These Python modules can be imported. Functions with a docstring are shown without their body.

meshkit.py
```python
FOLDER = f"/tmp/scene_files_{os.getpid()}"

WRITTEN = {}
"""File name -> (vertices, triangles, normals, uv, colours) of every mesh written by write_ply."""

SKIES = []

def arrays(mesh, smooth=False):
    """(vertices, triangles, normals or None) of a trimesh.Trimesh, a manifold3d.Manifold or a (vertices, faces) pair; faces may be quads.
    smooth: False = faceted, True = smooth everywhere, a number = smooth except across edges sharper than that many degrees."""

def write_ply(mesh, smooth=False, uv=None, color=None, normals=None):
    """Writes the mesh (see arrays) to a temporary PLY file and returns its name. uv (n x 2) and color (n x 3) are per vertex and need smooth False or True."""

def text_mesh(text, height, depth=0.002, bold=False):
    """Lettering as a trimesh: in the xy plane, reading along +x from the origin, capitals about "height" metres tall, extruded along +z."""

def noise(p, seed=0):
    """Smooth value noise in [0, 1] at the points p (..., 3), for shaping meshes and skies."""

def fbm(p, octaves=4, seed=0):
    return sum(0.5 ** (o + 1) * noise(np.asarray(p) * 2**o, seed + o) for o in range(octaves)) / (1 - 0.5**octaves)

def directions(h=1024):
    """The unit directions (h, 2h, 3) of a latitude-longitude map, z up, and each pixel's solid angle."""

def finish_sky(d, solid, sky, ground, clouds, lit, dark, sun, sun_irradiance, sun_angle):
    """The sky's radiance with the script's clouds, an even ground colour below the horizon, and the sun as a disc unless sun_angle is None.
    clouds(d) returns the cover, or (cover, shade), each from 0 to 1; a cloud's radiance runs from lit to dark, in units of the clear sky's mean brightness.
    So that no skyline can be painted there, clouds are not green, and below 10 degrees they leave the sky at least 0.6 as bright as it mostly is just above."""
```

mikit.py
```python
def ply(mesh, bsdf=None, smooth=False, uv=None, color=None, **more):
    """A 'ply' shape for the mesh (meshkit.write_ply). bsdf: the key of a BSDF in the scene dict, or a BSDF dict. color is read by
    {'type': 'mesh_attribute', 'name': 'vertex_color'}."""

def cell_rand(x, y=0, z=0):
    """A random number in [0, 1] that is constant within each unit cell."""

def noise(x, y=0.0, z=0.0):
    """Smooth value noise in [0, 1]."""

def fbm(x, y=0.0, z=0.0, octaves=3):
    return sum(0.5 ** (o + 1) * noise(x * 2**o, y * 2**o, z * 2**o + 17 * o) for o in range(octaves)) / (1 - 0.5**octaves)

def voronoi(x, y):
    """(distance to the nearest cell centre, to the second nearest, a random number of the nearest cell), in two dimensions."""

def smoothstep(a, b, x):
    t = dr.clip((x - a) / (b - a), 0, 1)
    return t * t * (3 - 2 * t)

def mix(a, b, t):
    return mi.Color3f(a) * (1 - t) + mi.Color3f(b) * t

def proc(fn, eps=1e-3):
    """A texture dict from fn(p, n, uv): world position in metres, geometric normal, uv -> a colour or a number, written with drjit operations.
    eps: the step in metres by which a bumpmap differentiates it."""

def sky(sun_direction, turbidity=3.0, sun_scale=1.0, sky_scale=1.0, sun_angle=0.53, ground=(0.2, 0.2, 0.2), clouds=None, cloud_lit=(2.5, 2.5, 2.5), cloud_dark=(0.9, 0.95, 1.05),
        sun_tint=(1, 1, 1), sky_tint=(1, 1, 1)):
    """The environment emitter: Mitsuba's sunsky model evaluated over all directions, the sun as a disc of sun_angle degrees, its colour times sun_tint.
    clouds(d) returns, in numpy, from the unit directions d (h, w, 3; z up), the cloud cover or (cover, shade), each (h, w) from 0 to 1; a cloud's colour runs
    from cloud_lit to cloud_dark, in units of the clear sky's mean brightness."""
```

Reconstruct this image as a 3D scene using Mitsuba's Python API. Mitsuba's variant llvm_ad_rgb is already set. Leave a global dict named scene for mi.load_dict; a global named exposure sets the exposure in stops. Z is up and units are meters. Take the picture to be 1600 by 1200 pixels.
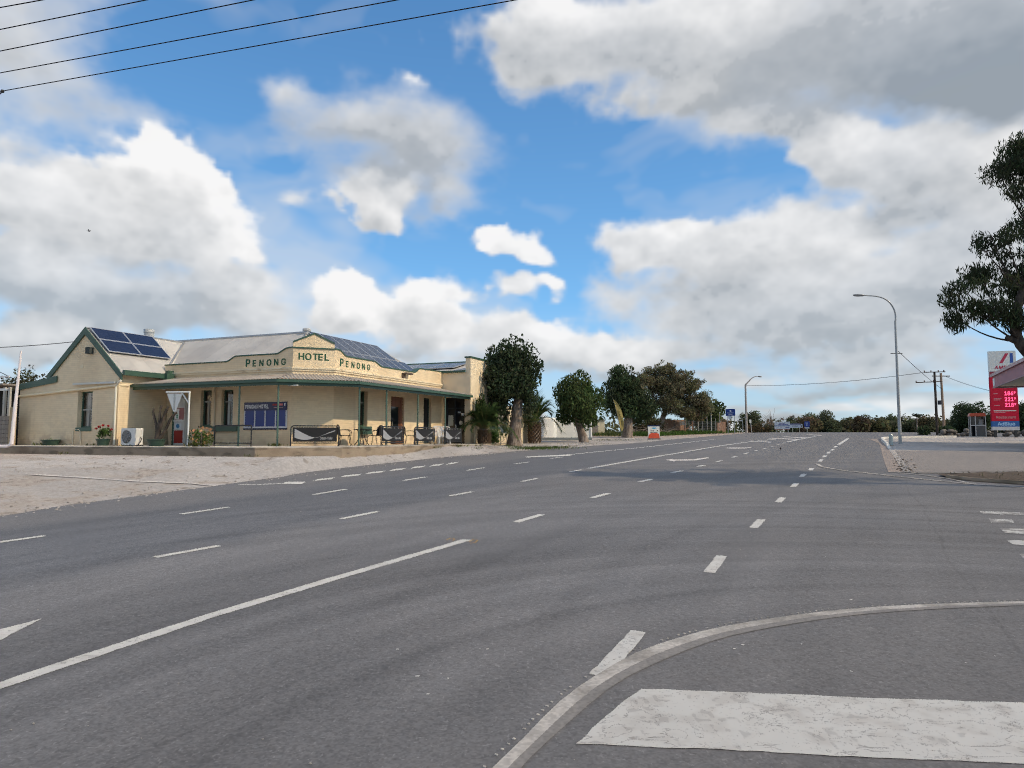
import math, numpy as np, trimesh, mitsuba as mi, drjit as dr, mikit, meshkit, shapely
from shapely.geometry import Polygon, box as sbox
from shapely import affinity
from mikit import proc, noise, fbm, voronoi, cell_rand, smoothstep, mix
T4 = mi.ScalarTransform4f
scene, labels = {}, {}
# ---------------------------------------------------------------- camera, sky, exposure
PITCH = math.atan(83 / 1100)
scene['camera'] = {'type': 'perspective', 'fov': math.degrees(2 * math.atan(800 / 1100)), 'fov_axis': 'x', 'near_clip': 0.1, 'far_clip': 3000.0,
                   'to_world': T4().look_at(origin=[0, 0, 2.0], target=[0, math.cos(PITCH), 2.0 + math.sin(PITCH)], up=[0, 0, 1])}
exposure = 1.43
SUN = np.array([.928, -.371, math.tan(math.radians(36))])
# cumulus and sheet clouds: azimuth, elevation, half width, half height (degrees), strength, greyness
CLOUDS = [(np.float64(-27.1), np.float64(18.0), np.float64(5.8), np.float64(3.2), 1.5, 0.0),
 (np.float64(-32.3), np.float64(15.5), np.float64(5.6), np.float64(2.5), 1.2, 0.1),
 (np.float64(-23.4), np.float64(18.7), np.float64(2.3), np.float64(1.8), 1.2, 0.0),
 (np.float64(-26.7), np.float64(20.5), np.float64(2.4), np.float64(1.4), 1.2, 0),
 (np.float64(-24.9), np.float64(14.7), np.float64(5.0), np.float64(2.3), 1.1, 0.15),
 (np.float64(-34.6), np.float64(16.3), np.float64(3.4), np.float64(2.4), 0.9, 0.25),
 (np.float64(-20.7), np.float64(13.2), np.float64(1.4), np.float64(0.9), 0.8, 0.1),
 (np.float64(-23.9), np.float64(12.0), np.float64(3.6), np.float64(2.3), 1.0, 0.25),
 (np.float64(-22.5), np.float64(9.3), np.float64(3.7), np.float64(1.7), 0.9, 0.4),
 (np.float64(-21.0), np.float64(13.9), np.float64(1.9), np.float64(1.0), 0.85, 0.1),
 (np.float64(26.6), np.float64(3.4), np.float64(9.8), np.float64(0.8), 0.8, 0.5),
 (np.float64(17.7), np.float64(4.1), np.float64(5.5), np.float64(0.8), 0.8, 0.25),
 (np.float64(-30.7), np.float64(6.0), np.float64(7.0), np.float64(1.1), 0.8, 0.35),
 (np.float64(-35.4), np.float64(25.3), np.float64(5.8), np.float64(4.0), 0.62, 0.45),
 (np.float64(-32.2), np.float64(22.5), np.float64(7.0), np.float64(2.4), 0.5, 0.5),
 (np.float64(-36.2), np.float64(20.0), np.float64(4.4), np.float64(2.3), 0.6, 0.3),
 (np.float64(-30.9), np.float64(10.4), np.float64(11.2), np.float64(2.6), 1.1, 0.55),
 (np.float64(-23.8), np.float64(10.1), np.float64(6.9), np.float64(2.3), 1.0, 0.45),
 (np.float64(-35.1), np.float64(12.0), np.float64(3.3), np.float64(2.1), 1.0, 0.2),
 (np.float64(-34.2), np.float64(7.2), np.float64(4.1), np.float64(1.7), 1.0, 0.2),
 (np.float64(-29.6), np.float64(8.3), np.float64(6.3), np.float64(1.8), 0.9, 0.5),
 (np.float64(-20.1), np.float64(8.0), np.float64(5.7), np.float64(1.9), 0.8, 0.4),
 (np.float64(-12.7), np.float64(24.2), np.float64(6.0), np.float64(2.6), 0.95, 0.6),
 (np.float64(-8.5), np.float64(22.0), np.float64(5.6), np.float64(3.7), 1.0, 0.68),
 (np.float64(-5.1), np.float64(19.3), np.float64(2.9), np.float64(2.2), 0.8, 0.62),
 (np.float64(-18.7), np.float64(25.8), np.float64(2.7), np.float64(1.5), 0.65, 0.4),
 (np.float64(-14.2), np.float64(24.3), np.float64(1.6), np.float64(1.0), 0.5, 0),
 (np.float64(-9.6), np.float64(27.1), np.float64(2.1), np.float64(1.3), 0.5, 0.05),
 (np.float64(-4.3), np.float64(23.8), np.float64(3.7), np.float64(1.4), 0.4, 0.4),
 (np.float64(-10.8), np.float64(18.0), np.float64(3.0), np.float64(2.0), 1.1, 0.02),
 (np.float64(-16.8), np.float64(17.6), np.float64(1.6), np.float64(1.0), 0.6, 0.3),
 (np.float64(-12.6), np.float64(19.1), np.float64(2.0), np.float64(1.4), 0.5, 0.2),
 (np.float64(-13.4), np.float64(9.8), np.float64(2.9), np.float64(2.3), 1.3, 0.0),
 (np.float64(-7.9), np.float64(11.2), np.float64(2.2), np.float64(1.4), 1.0, 0.05),
 (np.float64(-5.3), np.float64(11.0), np.float64(2.4), np.float64(1.5), 0.8, 0.1),
 (np.float64(-7.8), np.float64(8.4), np.float64(2.7), np.float64(2.3), 1.2, 0.1),
 (np.float64(-8.3), np.float64(5.8), np.float64(8.8), np.float64(0.9), 0.8, 0.4),
 (np.float64(-18.7), np.float64(6.1), np.float64(4.8), np.float64(1.1), 0.7, 0.45),
 (np.float64(-0.9), np.float64(15.4), np.float64(1.8), np.float64(0.9), 1.0, 0.05),
 (np.float64(0.8), np.float64(14.7), np.float64(2.2), np.float64(1.2), 1.0, 0.1),
 (np.float64(2.4), np.float64(14.0), np.float64(1.4), np.float64(0.7), 0.8, 0.15),
 (np.float64(0.0), np.float64(16.2), np.float64(1.1), np.float64(0.6), 0.7, 0),
 (np.float64(0.0), np.float64(11.6), np.float64(2.4), np.float64(1.3), 0.9, 0.15),
 (np.float64(3.1), np.float64(11.7), np.float64(1.4), np.float64(1.0), 0.8, 0.1),
 (np.float64(-2.6), np.float64(7.4), np.float64(4.7), np.float64(1.3), 0.8, 0.35),
 (np.float64(2.6), np.float64(7.2), np.float64(7.8), np.float64(1.8), 1.1, 0.1),
 (np.float64(9.9), np.float64(6.6), np.float64(5.0), np.float64(1.5), 1.0, 0.1),
 (np.float64(5.2), np.float64(5.1), np.float64(12.0), np.float64(0.9), 0.7, 0.45),
 (np.float64(13.8), np.float64(30.1), np.float64(14.1), np.float64(3.6), 1.3, 0.3),
 (np.float64(3.3), np.float64(31.3), np.float64(4.8), np.float64(3.0), 1.2, 0.15),
 (np.float64(2.7), np.float64(28.3), np.float64(3.2), np.float64(1.5), 0.8, 0.1),
 (np.float64(25.3), np.float64(27.6), np.float64(10.4), np.float64(4.6), 1.4, 0.7),
 (np.float64(34.2), np.float64(25.2), np.float64(6.8), np.float64(3.7), 1.6, 1.12),
 (np.float64(16.8), np.float64(26.9), np.float64(6.2), np.float64(1.9), 1.0, 0.2),
 (np.float64(10.7), np.float64(26.2), np.float64(5.1), np.float64(1.3), 0.7, 0.2),
 (np.float64(20.6), np.float64(23.8), np.float64(5.0), np.float64(1.7), 0.9, 0.25),
 (np.float64(24.6), np.float64(20.8), np.float64(3.2), np.float64(3.0), 1.1, 0.15),
 (np.float64(30.0), np.float64(18.4), np.float64(6.3), np.float64(3.3), 1.3, 0.3),
 (np.float64(35.3), np.float64(16.2), np.float64(4.0), np.float64(3.2), 1.4, 0.15),
 (np.float64(35.4), np.float64(18.6), np.float64(2.4), np.float64(1.6), 1.2, 0.05),
 (np.float64(37.0), np.float64(23.3), np.float64(4.8), np.float64(4.0), 1.2, 1.08),
 (np.float64(20.3), np.float64(14.0), np.float64(8.7), np.float64(2.6), 1.3, 0.25),
 (np.float64(10.5), np.float64(14.9), np.float64(3.5), np.float64(1.9), 1.0, 0.2),
 (np.float64(14.1), np.float64(16.4), np.float64(3.0), np.float64(1.1), 0.7, 0.15),
 (np.float64(24.7), np.float64(9.6), np.float64(14.3), np.float64(3.7), 1.5, 0.4),
 (np.float64(9.4), np.float64(10.9), np.float64(3.5), np.float64(2.0), 0.8, 0.4),
 (np.float64(15.3), np.float64(6.7), np.float64(7.0), np.float64(1.5), 0.8, 0.4),
 (np.float64(28.7), np.float64(5.2), np.float64(9.4), np.float64(1.8), 0.9, 0.5),
 (np.float64(32.9), np.float64(11.5), np.float64(5.2), np.float64(4.3), 1.2, 0.4),
 (np.float64(22.3), np.float64(5.0), np.float64(12.1), np.float64(1.1), 0.6, 0.5)]

def clouds(d):
    az = np.degrees(np.arctan2(d[..., 0], d[..., 1])); el = np.degrees(np.arcsin(np.clip(d[..., 2], -1, 1)))
    w1 = meshkit.fbm(d * 7.0, 4, 3) - .5, meshkit.fbm(d * 7.0, 4, 11) - .5
    w2 = meshkit.fbm(d * 24.0, 4, 13) - .5, meshkit.fbm(d * 24.0, 4, 17) - .5
    puff = sum(.5 ** k * np.abs(2 * meshkit.noise(d * 22.0 * 2 ** k, 50 + k) - 1) for k in range(4)) / 1.9
    wisp = meshkit.fbm(d * np.array([11., 11., 26.]), 5, 41) - .5
    fine = meshkit.fbm(d * 60.0, 3, 23) - .5
    def field(az, el):
        D = np.zeros(az.shape); S = np.zeros(az.shape); n = np.zeros(az.shape)
        for a, e, ra, re, s, dk in CLOUDS:
            k = ((az - a) / ra) ** 2 + ((el - e) / re) ** 2
            w = min(s, 1.25) * np.exp(-.9 * k); w3 = w ** 3
            D += w3; S += w3 * dk; n += w3
        return np.cbrt(D), S / np.maximum(n, 1e-9)
    A, B = az + w1[0] * 6 + w2[0] * 2.6, el + w1[1] * 4.5 + w2[1] * 2.2
    D, S = field(A, B); Dup, _ = field(A + 1.2, B + 2.2)
    # out of view broken cover goes on, kept paler to brighten the shaded walls
    out = np.clip(np.maximum((np.abs(az) - 46) / 12, (el - 35) / 8), 0, 1)
    flat = d / np.maximum(d[..., 2:3], .12) * .9
    gen = np.clip((meshkit.fbm(flat, 5, 7) - .36) * 4.0, 0, 1.3); gen2 = np.clip((meshkit.fbm(flat + np.array([.12, -.05, 0]), 5, 7) - .36) * 4.0, 0, 1.3)
    D = D * (1 - out) + gen * out; S = S * (1 - out) + (.05 + .25 * np.clip(gen - .6, 0, 1)) * out; Dup = Dup * (1 - out) + gen2 * out
    soft = np.clip(S * 1.9, 0, 1)
    bil = 1 - puff
    dens = D + (bil - .58) * (.62 - .42 * soft) + wisp * (.20 + .50 * soft) + fine * .20 + w2[0] * .18
    wd = .11 + .30 * soft
    cover = np.clip((dens - (.54 - wd)) / (2 * wd), 0, 1); cover = cover * cover * (3 - 2 * cover) * (.985 - .08 * soft)
    # bright where it bulges towards the light, grey on the flat undersides
    Lx = (field(A + 1.0, B + 1.2)[0] - field(A - 1.0, B - 1.2)[0]) * (1 - out)
    shade = .21 + S * .82 + .26 * np.clip(Dup - .55, 0, .9) - .22 * np.clip(.8 - Dup, 0, .8) - (bil - .58) * (.50 - .25 * soft) + .22 * Lx + wisp * .36 + w2[1] * .25 + fine * .30
    shade = np.where(shade > .72, .72 + .6 * (shade - .62), shade) + .10 * wisp
    veil = np.clip((meshkit.fbm(np.stack([az * .06 + w1[0] * 1.5, el * .11 + w1[1], az * 0], -1), 5, 71) - .44) * 2.2, 0, .5) * (1 - out); shade = shade * cover + .35 * (1 - cover); cover = 1 - (1 - cover) * (1 - veil)
    # scattered flat bars of cloud and pale haze towards the horizon
    bars = meshkit.fbm(np.stack([az * .10, el * .55, az * 0], -1), 5, 61)
    low = np.clip(1 - (el - 2) / 9.0, 0, 1)
    c2 = np.clip((bars - .47) * 7, 0, 1) * low * (1 - out); s2 = .45 - (meshkit.fbm(np.stack([az * .25, el * 1.1 + .4, az * 0], -1), 4, 62) - .5) * 1.6
    t = np.clip(c2 * (1 - .6 * cover), 0, 1); shade = shade * (1 - t) + s2 * t; cover = np.maximum(cover, c2 * .92)
    hz = np.clip(1 - el / 11.0, 0, 1) ** 1.1 * .66
    shade = shade * (1 - hz * (1 - cover)) + .62 * hz * (1 - cover); cover = np.maximum(cover, hz)
    return cover, np.clip(shade, 0, 1)
scene['sky'] = mikit.sky(SUN, turbidity=3.0, sky_scale=1.7, sun_scale=.77, clouds=clouds, cloud_lit=(2.42, 2.40, 2.38), cloud_dark=(.84, .92, .99), sky_tint=(.68, 1.0, 1.15))
# ---------------------------------------------------------------- terrain: the road climbs to a crest, a lot lies beside it
R = np.array([.385, .923, 0]); L = np.array([-.923, .385, 0]); O = np.array([-8.0815, 28.919, 0]); Z = np.array([0, 0, 1.])
def g(Y):
    Y = np.asarray(Y, float); t = np.clip(Y - 28, 0, 92)
    return .0373 * np.minimum(Y, 28) + .0373 * t - .0373 * t * t / 184
RL = np.array([[-60, -15.2], [7.75, -14.9], [10.8, -15.5], [14, -15.7], [18.3, -16.3], [26.2, -16.2], [31, -15.8], [39.6, -15.6], [46.4, -14.2], [62, -12.9], [83, -12.7], [400, -12.7]])
def lat_al(X, Y): return X * .8925 - Y * .451, X * .451 + Y * .8925
def from_la(lat, al): return np.array([lat * .8925 + al * .451, -lat * .451 + al * .8925])
def loc(X, Y):
    rx, ry = X - O[0], Y - O[1]
    return rx * L[0] + ry * L[1], rx * R[0] + ry * R[1]
def E(X, Y):
    lat, al = lat_al(X, Y)
    d = np.maximum(np.interp(al, RL[:, 0], RL[:, 1]) - lat - .6, 0); a, b = loc(X, Y)
    dp = np.hypot(np.maximum(np.maximum(-2.6 - a, a - 17), 0), np.maximum(np.maximum(-4.6 - b, b - 11), 0))
    w = d / (d + dp + 1e-3)
    return w * w * (3 - 2 * w) * np.maximum(0, 1.35 + .26*np.clip((b-2.5)/3.5,0,1) - g(Y))
def T(X, Y): return g(Y) + E(X, Y)
def W(a, b, z): return O + a * L + b * R + z * Z
def gp(x, y): return np.array([x, y, float(T(x, y))])
# ---------------------------------------------------------------- helpers
def num(key):
    if key not in used: used.add(key); return key
    k = 1
    while f'{key}_{k:03d}' in used: k += 1
    used.add(f'{key}_{k:03d}'); return f'{key}_{k:03d}'
used = set()
def tag(key, label=None, cat=None, group=None, kind=None):
    e = {}
    for n, v in (('label', label), ('category', cat), ('group', group), ('kind', kind)):
        if v: e[n] = v
    labels[key] = {**labels.get(key, {}), **e}
def thing(name, label, cat, group=None):
    k = num(name); tag(k, label, cat, group); return k
def add(name, mesh, bsdf, parent=None, smooth=False, col=None, label=None, cat=None, group=None, kind=None, **more):
    key = num(f'{parent}__{name}' if parent else name)
    if isinstance(mesh, (list,)): mesh = cat_(mesh)
    c = None
    if col is not None:
        nv = len(mesh.vertices) if hasattr(mesh, 'vertices') else len(mesh[0])
        c = np.tile(np.asarray(col, float), (nv, 1)) if np.ndim(col) == 1 else np.asarray(col)
        if not isinstance(smooth, bool): smooth = False
    scene[key] = mikit.ply(mesh, bsdf, smooth, color=c, **more)
    if label or cat or group or kind: tag(key, label, cat, group, kind)
    return key
def cat_(ms): return trimesh.util.concatenate([m if isinstance(m, trimesh.Trimesh) else trimesh.Trimesh(*m, process=False) for m in ms])
def frame(o, u, v):
    u = np.asarray(u, float) / np.linalg.norm(u); v = np.asarray(v, float) / np.linalg.norm(v)
    m = np.eye(4); m[:3, 0], m[:3, 1], m[:3, 2], m[:3, 3] = u, v, np.cross(u, v), o
    return m
def tf(mesh, m):
    mesh = mesh.copy(); mesh.apply_transform(m); return mesh
def prism(poly, m, d0, d1):
    """poly (shapely or points) in the frame m, from depth d0 to d1 along its normal"""
    if not isinstance(poly, shapely.Geometry): poly = Polygon(poly)
    parts = []
    for p in getattr(poly, 'geoms', [poly]):
        e = trimesh.creation.extrude_polygon(p, d1 - d0, engine='earcut'); e.apply_translation([0, 0, d0]); parts.append(e)
    return tf(cat_(parts), m)
def bx(x0, x1, y0, y1, z0, z1, m=None):
    e = trimesh.creation.box(bounds=[[min(x0, x1), min(y0, y1), min(z0, z1)], [max(x0, x1), max(y0, y1), max(z0, z1)]])
    return tf(e, m) if m is not None else e
LOC = np.eye(4); LOC[:3, 0], LOC[:3, 1], LOC[:3, 2], LOC[:3, 3] = -L, R, Z, O     # local frame of the hotel: x = -a, y = b
def lb(a0, a1, b0, b1, z0, z1): return bx(-a1, -a0, b0, b1, z0, z1, LOC)
def tube(pts, rad, n=8, cap=True):
    p = np.asarray(pts, float); k = len(p); rad = np.broadcast_to(np.asarray(rad, float), (k,))
    t = np.gradient(p, axis=0); t /= np.linalg.norm(t, axis=1, keepdims=True) + 1e-12
    ref = np.array([0, 0, 1.]) if abs(t[0, 2]) < .9 else np.array([1., 0, 0])
    a = np.cross(t, ref); a /= np.linalg.norm(a, axis=1, keepdims=True) + 1e-12; b = np.cross(t, a)
    an = np.arange(n) * 2 * np.pi / n
    v = (p[:, None] + rad[:, None, None] * (np.cos(an)[None, :, None] * a[:, None] + np.sin(an)[None, :, None] * b[:, None])).reshape(-1, 3)
    i, j = np.meshgrid(np.arange(k - 1), np.arange(n), indexing='ij')
    q0, q1, q2, q3 = i * n + j, i * n + (j + 1) % n, (i + 1) * n + (j + 1) % n, (i + 1) * n + j
    f = np.vstack([np.stack([q0, q2, q1], -1).reshape(-1, 3), np.stack([q0, q3, q2], -1).reshape(-1, 3)])
    if cap:
        v = np.vstack([v, p[:1], p[-1:]]); c0, c1 = k * n, k * n + 1; jj = np.arange(n)
        f = np.vstack([f, np.stack([jj * 0 + c0, jj, (jj + 1) % n], 1), np.stack([jj * 0 + c1, (k - 1) * n + (jj + 1) % n, (k - 1) * n + jj], 1)])
    return trimesh.Trimesh(v, f, process=False)
def rod(p, q, r, n=8): return tube([p, q], [r, r], n)
def spline(pts, n=24):
    from scipy.interpolate import CubicSpline
    p = np.asarray(pts, float); s = np.r_[0, np.cumsum(np.linalg.norm(np.diff(p, axis=0), axis=1))]
    return CubicSpline(s, p)(np.linspace(0, s[-1], n))
def lathe(profile, n=20):
    return trimesh.creation.revolve(np.asarray(profile, float), sections=n)
def quads(P):
    """P (n, 4, 3): loose quads"""
    n = len(P); i = np.arange(n)[:, None] * 4
    return P.reshape(-1, 3), np.vstack([i + [0, 1, 2], i + [0, 2, 3]])
def drape(poly, off, step=1.0, fn=None):
    """a flat outline laid on the terrain, cut at every metre of depth"""
    fn = fn or (lambda x, y: g(y)); poly = poly if isinstance(poly, shapely.Geometry) else Polygon(poly)
    poly = poly.buffer(0); x0, y0, x1, y1 = poly.bounds; vs, fs, n = [], [], 0
    ys = np.arange(math.floor(y0 / step) * step, y1 + step, step)
    for ya in ys:
        piece = poly.intersection(sbox(x0 - 1, ya, x1 + 1, ya + step))
        for p in getattr(piece, 'geoms', [piece]):
            if p.geom_type != 'Polygon' or p.area < 1e-7: continue
            v, f = trimesh.creation.triangulate_polygon(p, engine='earcut')
            v = np.asarray(v); f = np.asarray(f)
            c = np.cross(v[f[:, 1]] - v[f[:, 0]], v[f[:, 2]] - v[f[:, 0]]); f[c < 0] = f[c < 0][:, ::-1]
            vs.append(np.c_[v, fn(v[:, 0], v[:, 1]) + off]); fs.append(f + n); n += len(v)
    return trimesh.Trimesh(np.vstack(vs), np.vstack(fs), process=False)
def ribbon(pts, w): return shapely.LineString(pts).buffer(w / 2, cap_style='flat', join_style='mitre')
# ---------------------------------------------------------------- materials
def bsdf(key, **k): scene[key] = {'type': 'twosided', 'b': {'type': 'principled', **k}}
def bump(key, tex, scale, **k): scene[key] = {'type': 'twosided', 'b': {'type': 'bumpmap', 'arbitrary': tex, 'scale': scale, 'b': {'type': 'principled', **k}}}
VC = {'type': 'mesh_attribute', 'name': 'vertex_color'}
bsdf('vc_matte', base_color=VC, roughness=.8, specular=.25)
bsdf('vc_gloss', base_color=VC, roughness=.32, specular=.5)
bsdf('vc_metal', base_color=VC, roughness=.42, metallic=.75)
bsdf('dark_glass', base_color={'type': 'rgb', 'value': [.012, .014, .017]}, roughness=.06, specular=.5)
scene['clear_pane'] = {'type': 'thindielectric'}
scene['leaf'] = {'type': 'principledthin', 'base_color': VC, 'roughness': .55, 'diff_trans': .55, 'spec_trans': 0.0}
def f_asphalt(p, n, uv):
    lat = p.x * .8925 - p.y * .451; al = p.x * .451 + p.y * .8925
    sp = noise(p.x * 70, p.y * 70); sp2 = noise(p.x * 31, p.y * 31, 5); big = fbm(p.x * .22, p.y * .22, 3); mid = fbm(p.x * 1.3, p.y * 1.3, 9)
    wear = fbm(lat * 2.2, al * .11, 4)
    rx, ry = p.x - 4.5, p.y - 1.5
    rad = dr.sqrt(rx * rx + ry * ry); ang = dr.atan2(ry, rx)
    arc = fbm(rad * 3.2 + 1.2 * noise(ang * 1.5, 3), ang * .9, 2, 2) - .5
    arcw = smoothstep(3.5, 6.5, rad) * (1 - smoothstep(13, 19, rad))
    rad2 = dr.sqrt(dr.square(p.x - 16) + dr.square(p.y - 2)); arc2 = fbm(rad2 * 2.2, dr.atan2(p.y - 2, p.x - 16) * 1.1, 8, 2) - .5
    arcw2 = smoothstep(12, 17, rad2) * (1 - smoothstep(24, 32, rad2))
    v = 1 + (big - .5) * .16 + (mid - .5) * .09 + (wear - .5) * .20 + arc * arcw * .44 + arc2 * arcw2 * .30
    near = 1 - .85 * smoothstep(18, 42, al)
    chip = smoothstep(.80, .96, noise(p.x * 48, p.y * 48, 8)) * (1 - smoothstep(9, 20, al))
    v *= 1 + near * (.32 * (sp - .5) + .24 * (sp2 - .5)) + .35 * chip
    fresh = smoothstep(-13.6, -12.6, lat + (mid - .5) * .5) * (1 - smoothstep(-9.4, -8.2, lat + (mid - .5) * .8)) * (1 - smoothstep(20, 60, al))
    warm = mix((.130, .124, .124), (.116, .113, .116), smoothstep(.35, .65, big))
    c = mix(warm, (.086, .089, .099), fresh * .75)
    seam = (1 - smoothstep(.008, .03, dr.abs(lat + 3.85 + .12 * (mid - .5)))) * smoothstep(.4, .55, noise(al * .35, 7)) + (1 - smoothstep(.008, .03, dr.abs(lat - .9 + .5 * (big - .5) + .12 * (mid - .5)))) * (1 - smoothstep(22, 26, al)) * .8
    c = c * (1 - .13 * seam)
    # spilt pale grit
    grit = smoothstep(.83, .9, noise(p.x * 16, p.y * 16, 3)) * smoothstep(.5, .7, fbm(p.x * .6, p.y * .6, 21))
    return mix(c * v, (.24, .225, .21), grit * .12)
asph = proc(f_asphalt)
bsdf('asphalt', base_color=asph, roughness=.72, specular=.35)
def f_paint(p, n, uv):
    sp = noise(p.x * 60, p.y * 60); w = fbm(p.x * 7, p.y * 7, 3, 4); w2 = fbm(p.x * 1.1, p.y * 1.1, 8)
    ridge = dr.abs(fbm(p.x * 7.5 + 3 * noise(p.x * 3, p.y * 3), p.y * 12.0, 31, 4) - .5)
    crack = (1 - smoothstep(.004, .02, ridge)) * smoothstep(.30, .55, fbm(p.x * 2.3, p.y * 2.3, 13))
    c = mix((.475, .465, .445), (.355, .33, .305), dr.clip(smoothstep(.40, .80, w) * .45 + (w2 - .4) * .3, 0, 1))
    chip = smoothstep(.70, .78, noise(p.x * 26, p.y * 26, 2) * .6 + w * .45)
    c = mix(c, (.13, .12, .12), dr.clip(crack * .55 + chip * .22 + smoothstep(.86, .93, sp) * .35, 0, 1))
    return c
bsdf('road_paint', base_color=proc(f_paint), roughness=.75, specular=.3)
bsdf('faded_paint', base_color=proc(lambda p, n, uv: mix((.40, .39, .375), (.20, .19, .185), smoothstep(.35, .6, fbm(p.x * 9, p.y * 9, 3, 4)))), roughness=.8, specular=.25)
def f_conc(p, n, uv):
    a = fbm(p.x * .9, p.y * .9, p.z * .9 + 3, 4); s = noise(p.x * 45, p.y * 45, p.z * 45); b = fbm(p.x * 4, p.y * 4, p.z * 4 + 9)
    c = mix((.44, .40, .35), (.27, .235, .20), smoothstep(.4, .75, a) * .8) * (.75 + .2 * s + .3 * b)
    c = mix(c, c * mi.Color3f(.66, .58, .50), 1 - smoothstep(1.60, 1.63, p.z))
    return mix(c, (.10, .085, .06), smoothstep(.53, .68, fbm(p.x * 1.7, p.y * 1.7, p.z * 5 + 30, 4)) * .6)
bump('concrete', proc(lambda p, n, uv: fbm(p.x * 14, p.y * 14, p.z * 14, 3), eps=5e-3), .02, base_color=proc(f_conc), roughness=.85, specular=.2)
bsdf('seal_mat', base_color=proc(lambda p, n, uv: mix((.235, .22, .21), (.15, .143, .14), fbm(p.x * 3, p.y * 3, 4, 4)) * (.85 + .3 * noise(p.x * 50, p.y * 50))), roughness=.85, specular=.2)
def f_edge(p, n, uv):
    s = noise(p.x * 50, p.y * 50); b = fbm(p.x * 3, p.y * 3, 4, 4)
    return mix((.40, .375, .35), (.235, .22, .205), smoothstep(.35, .7, b)) * (.8 + .35 * s)
bsdf('gutter_mat', base_color=proc(lambda p, n, uv: mix((.27, .225, .20), (.18, .155, .14), fbm(p.x * 2.5, p.y * 2.5, 3, 4))), roughness=.85, specular=.2)
bsdf('edge_strip', base_color=proc(f_edge), roughness=.85, specular=.2)
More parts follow.
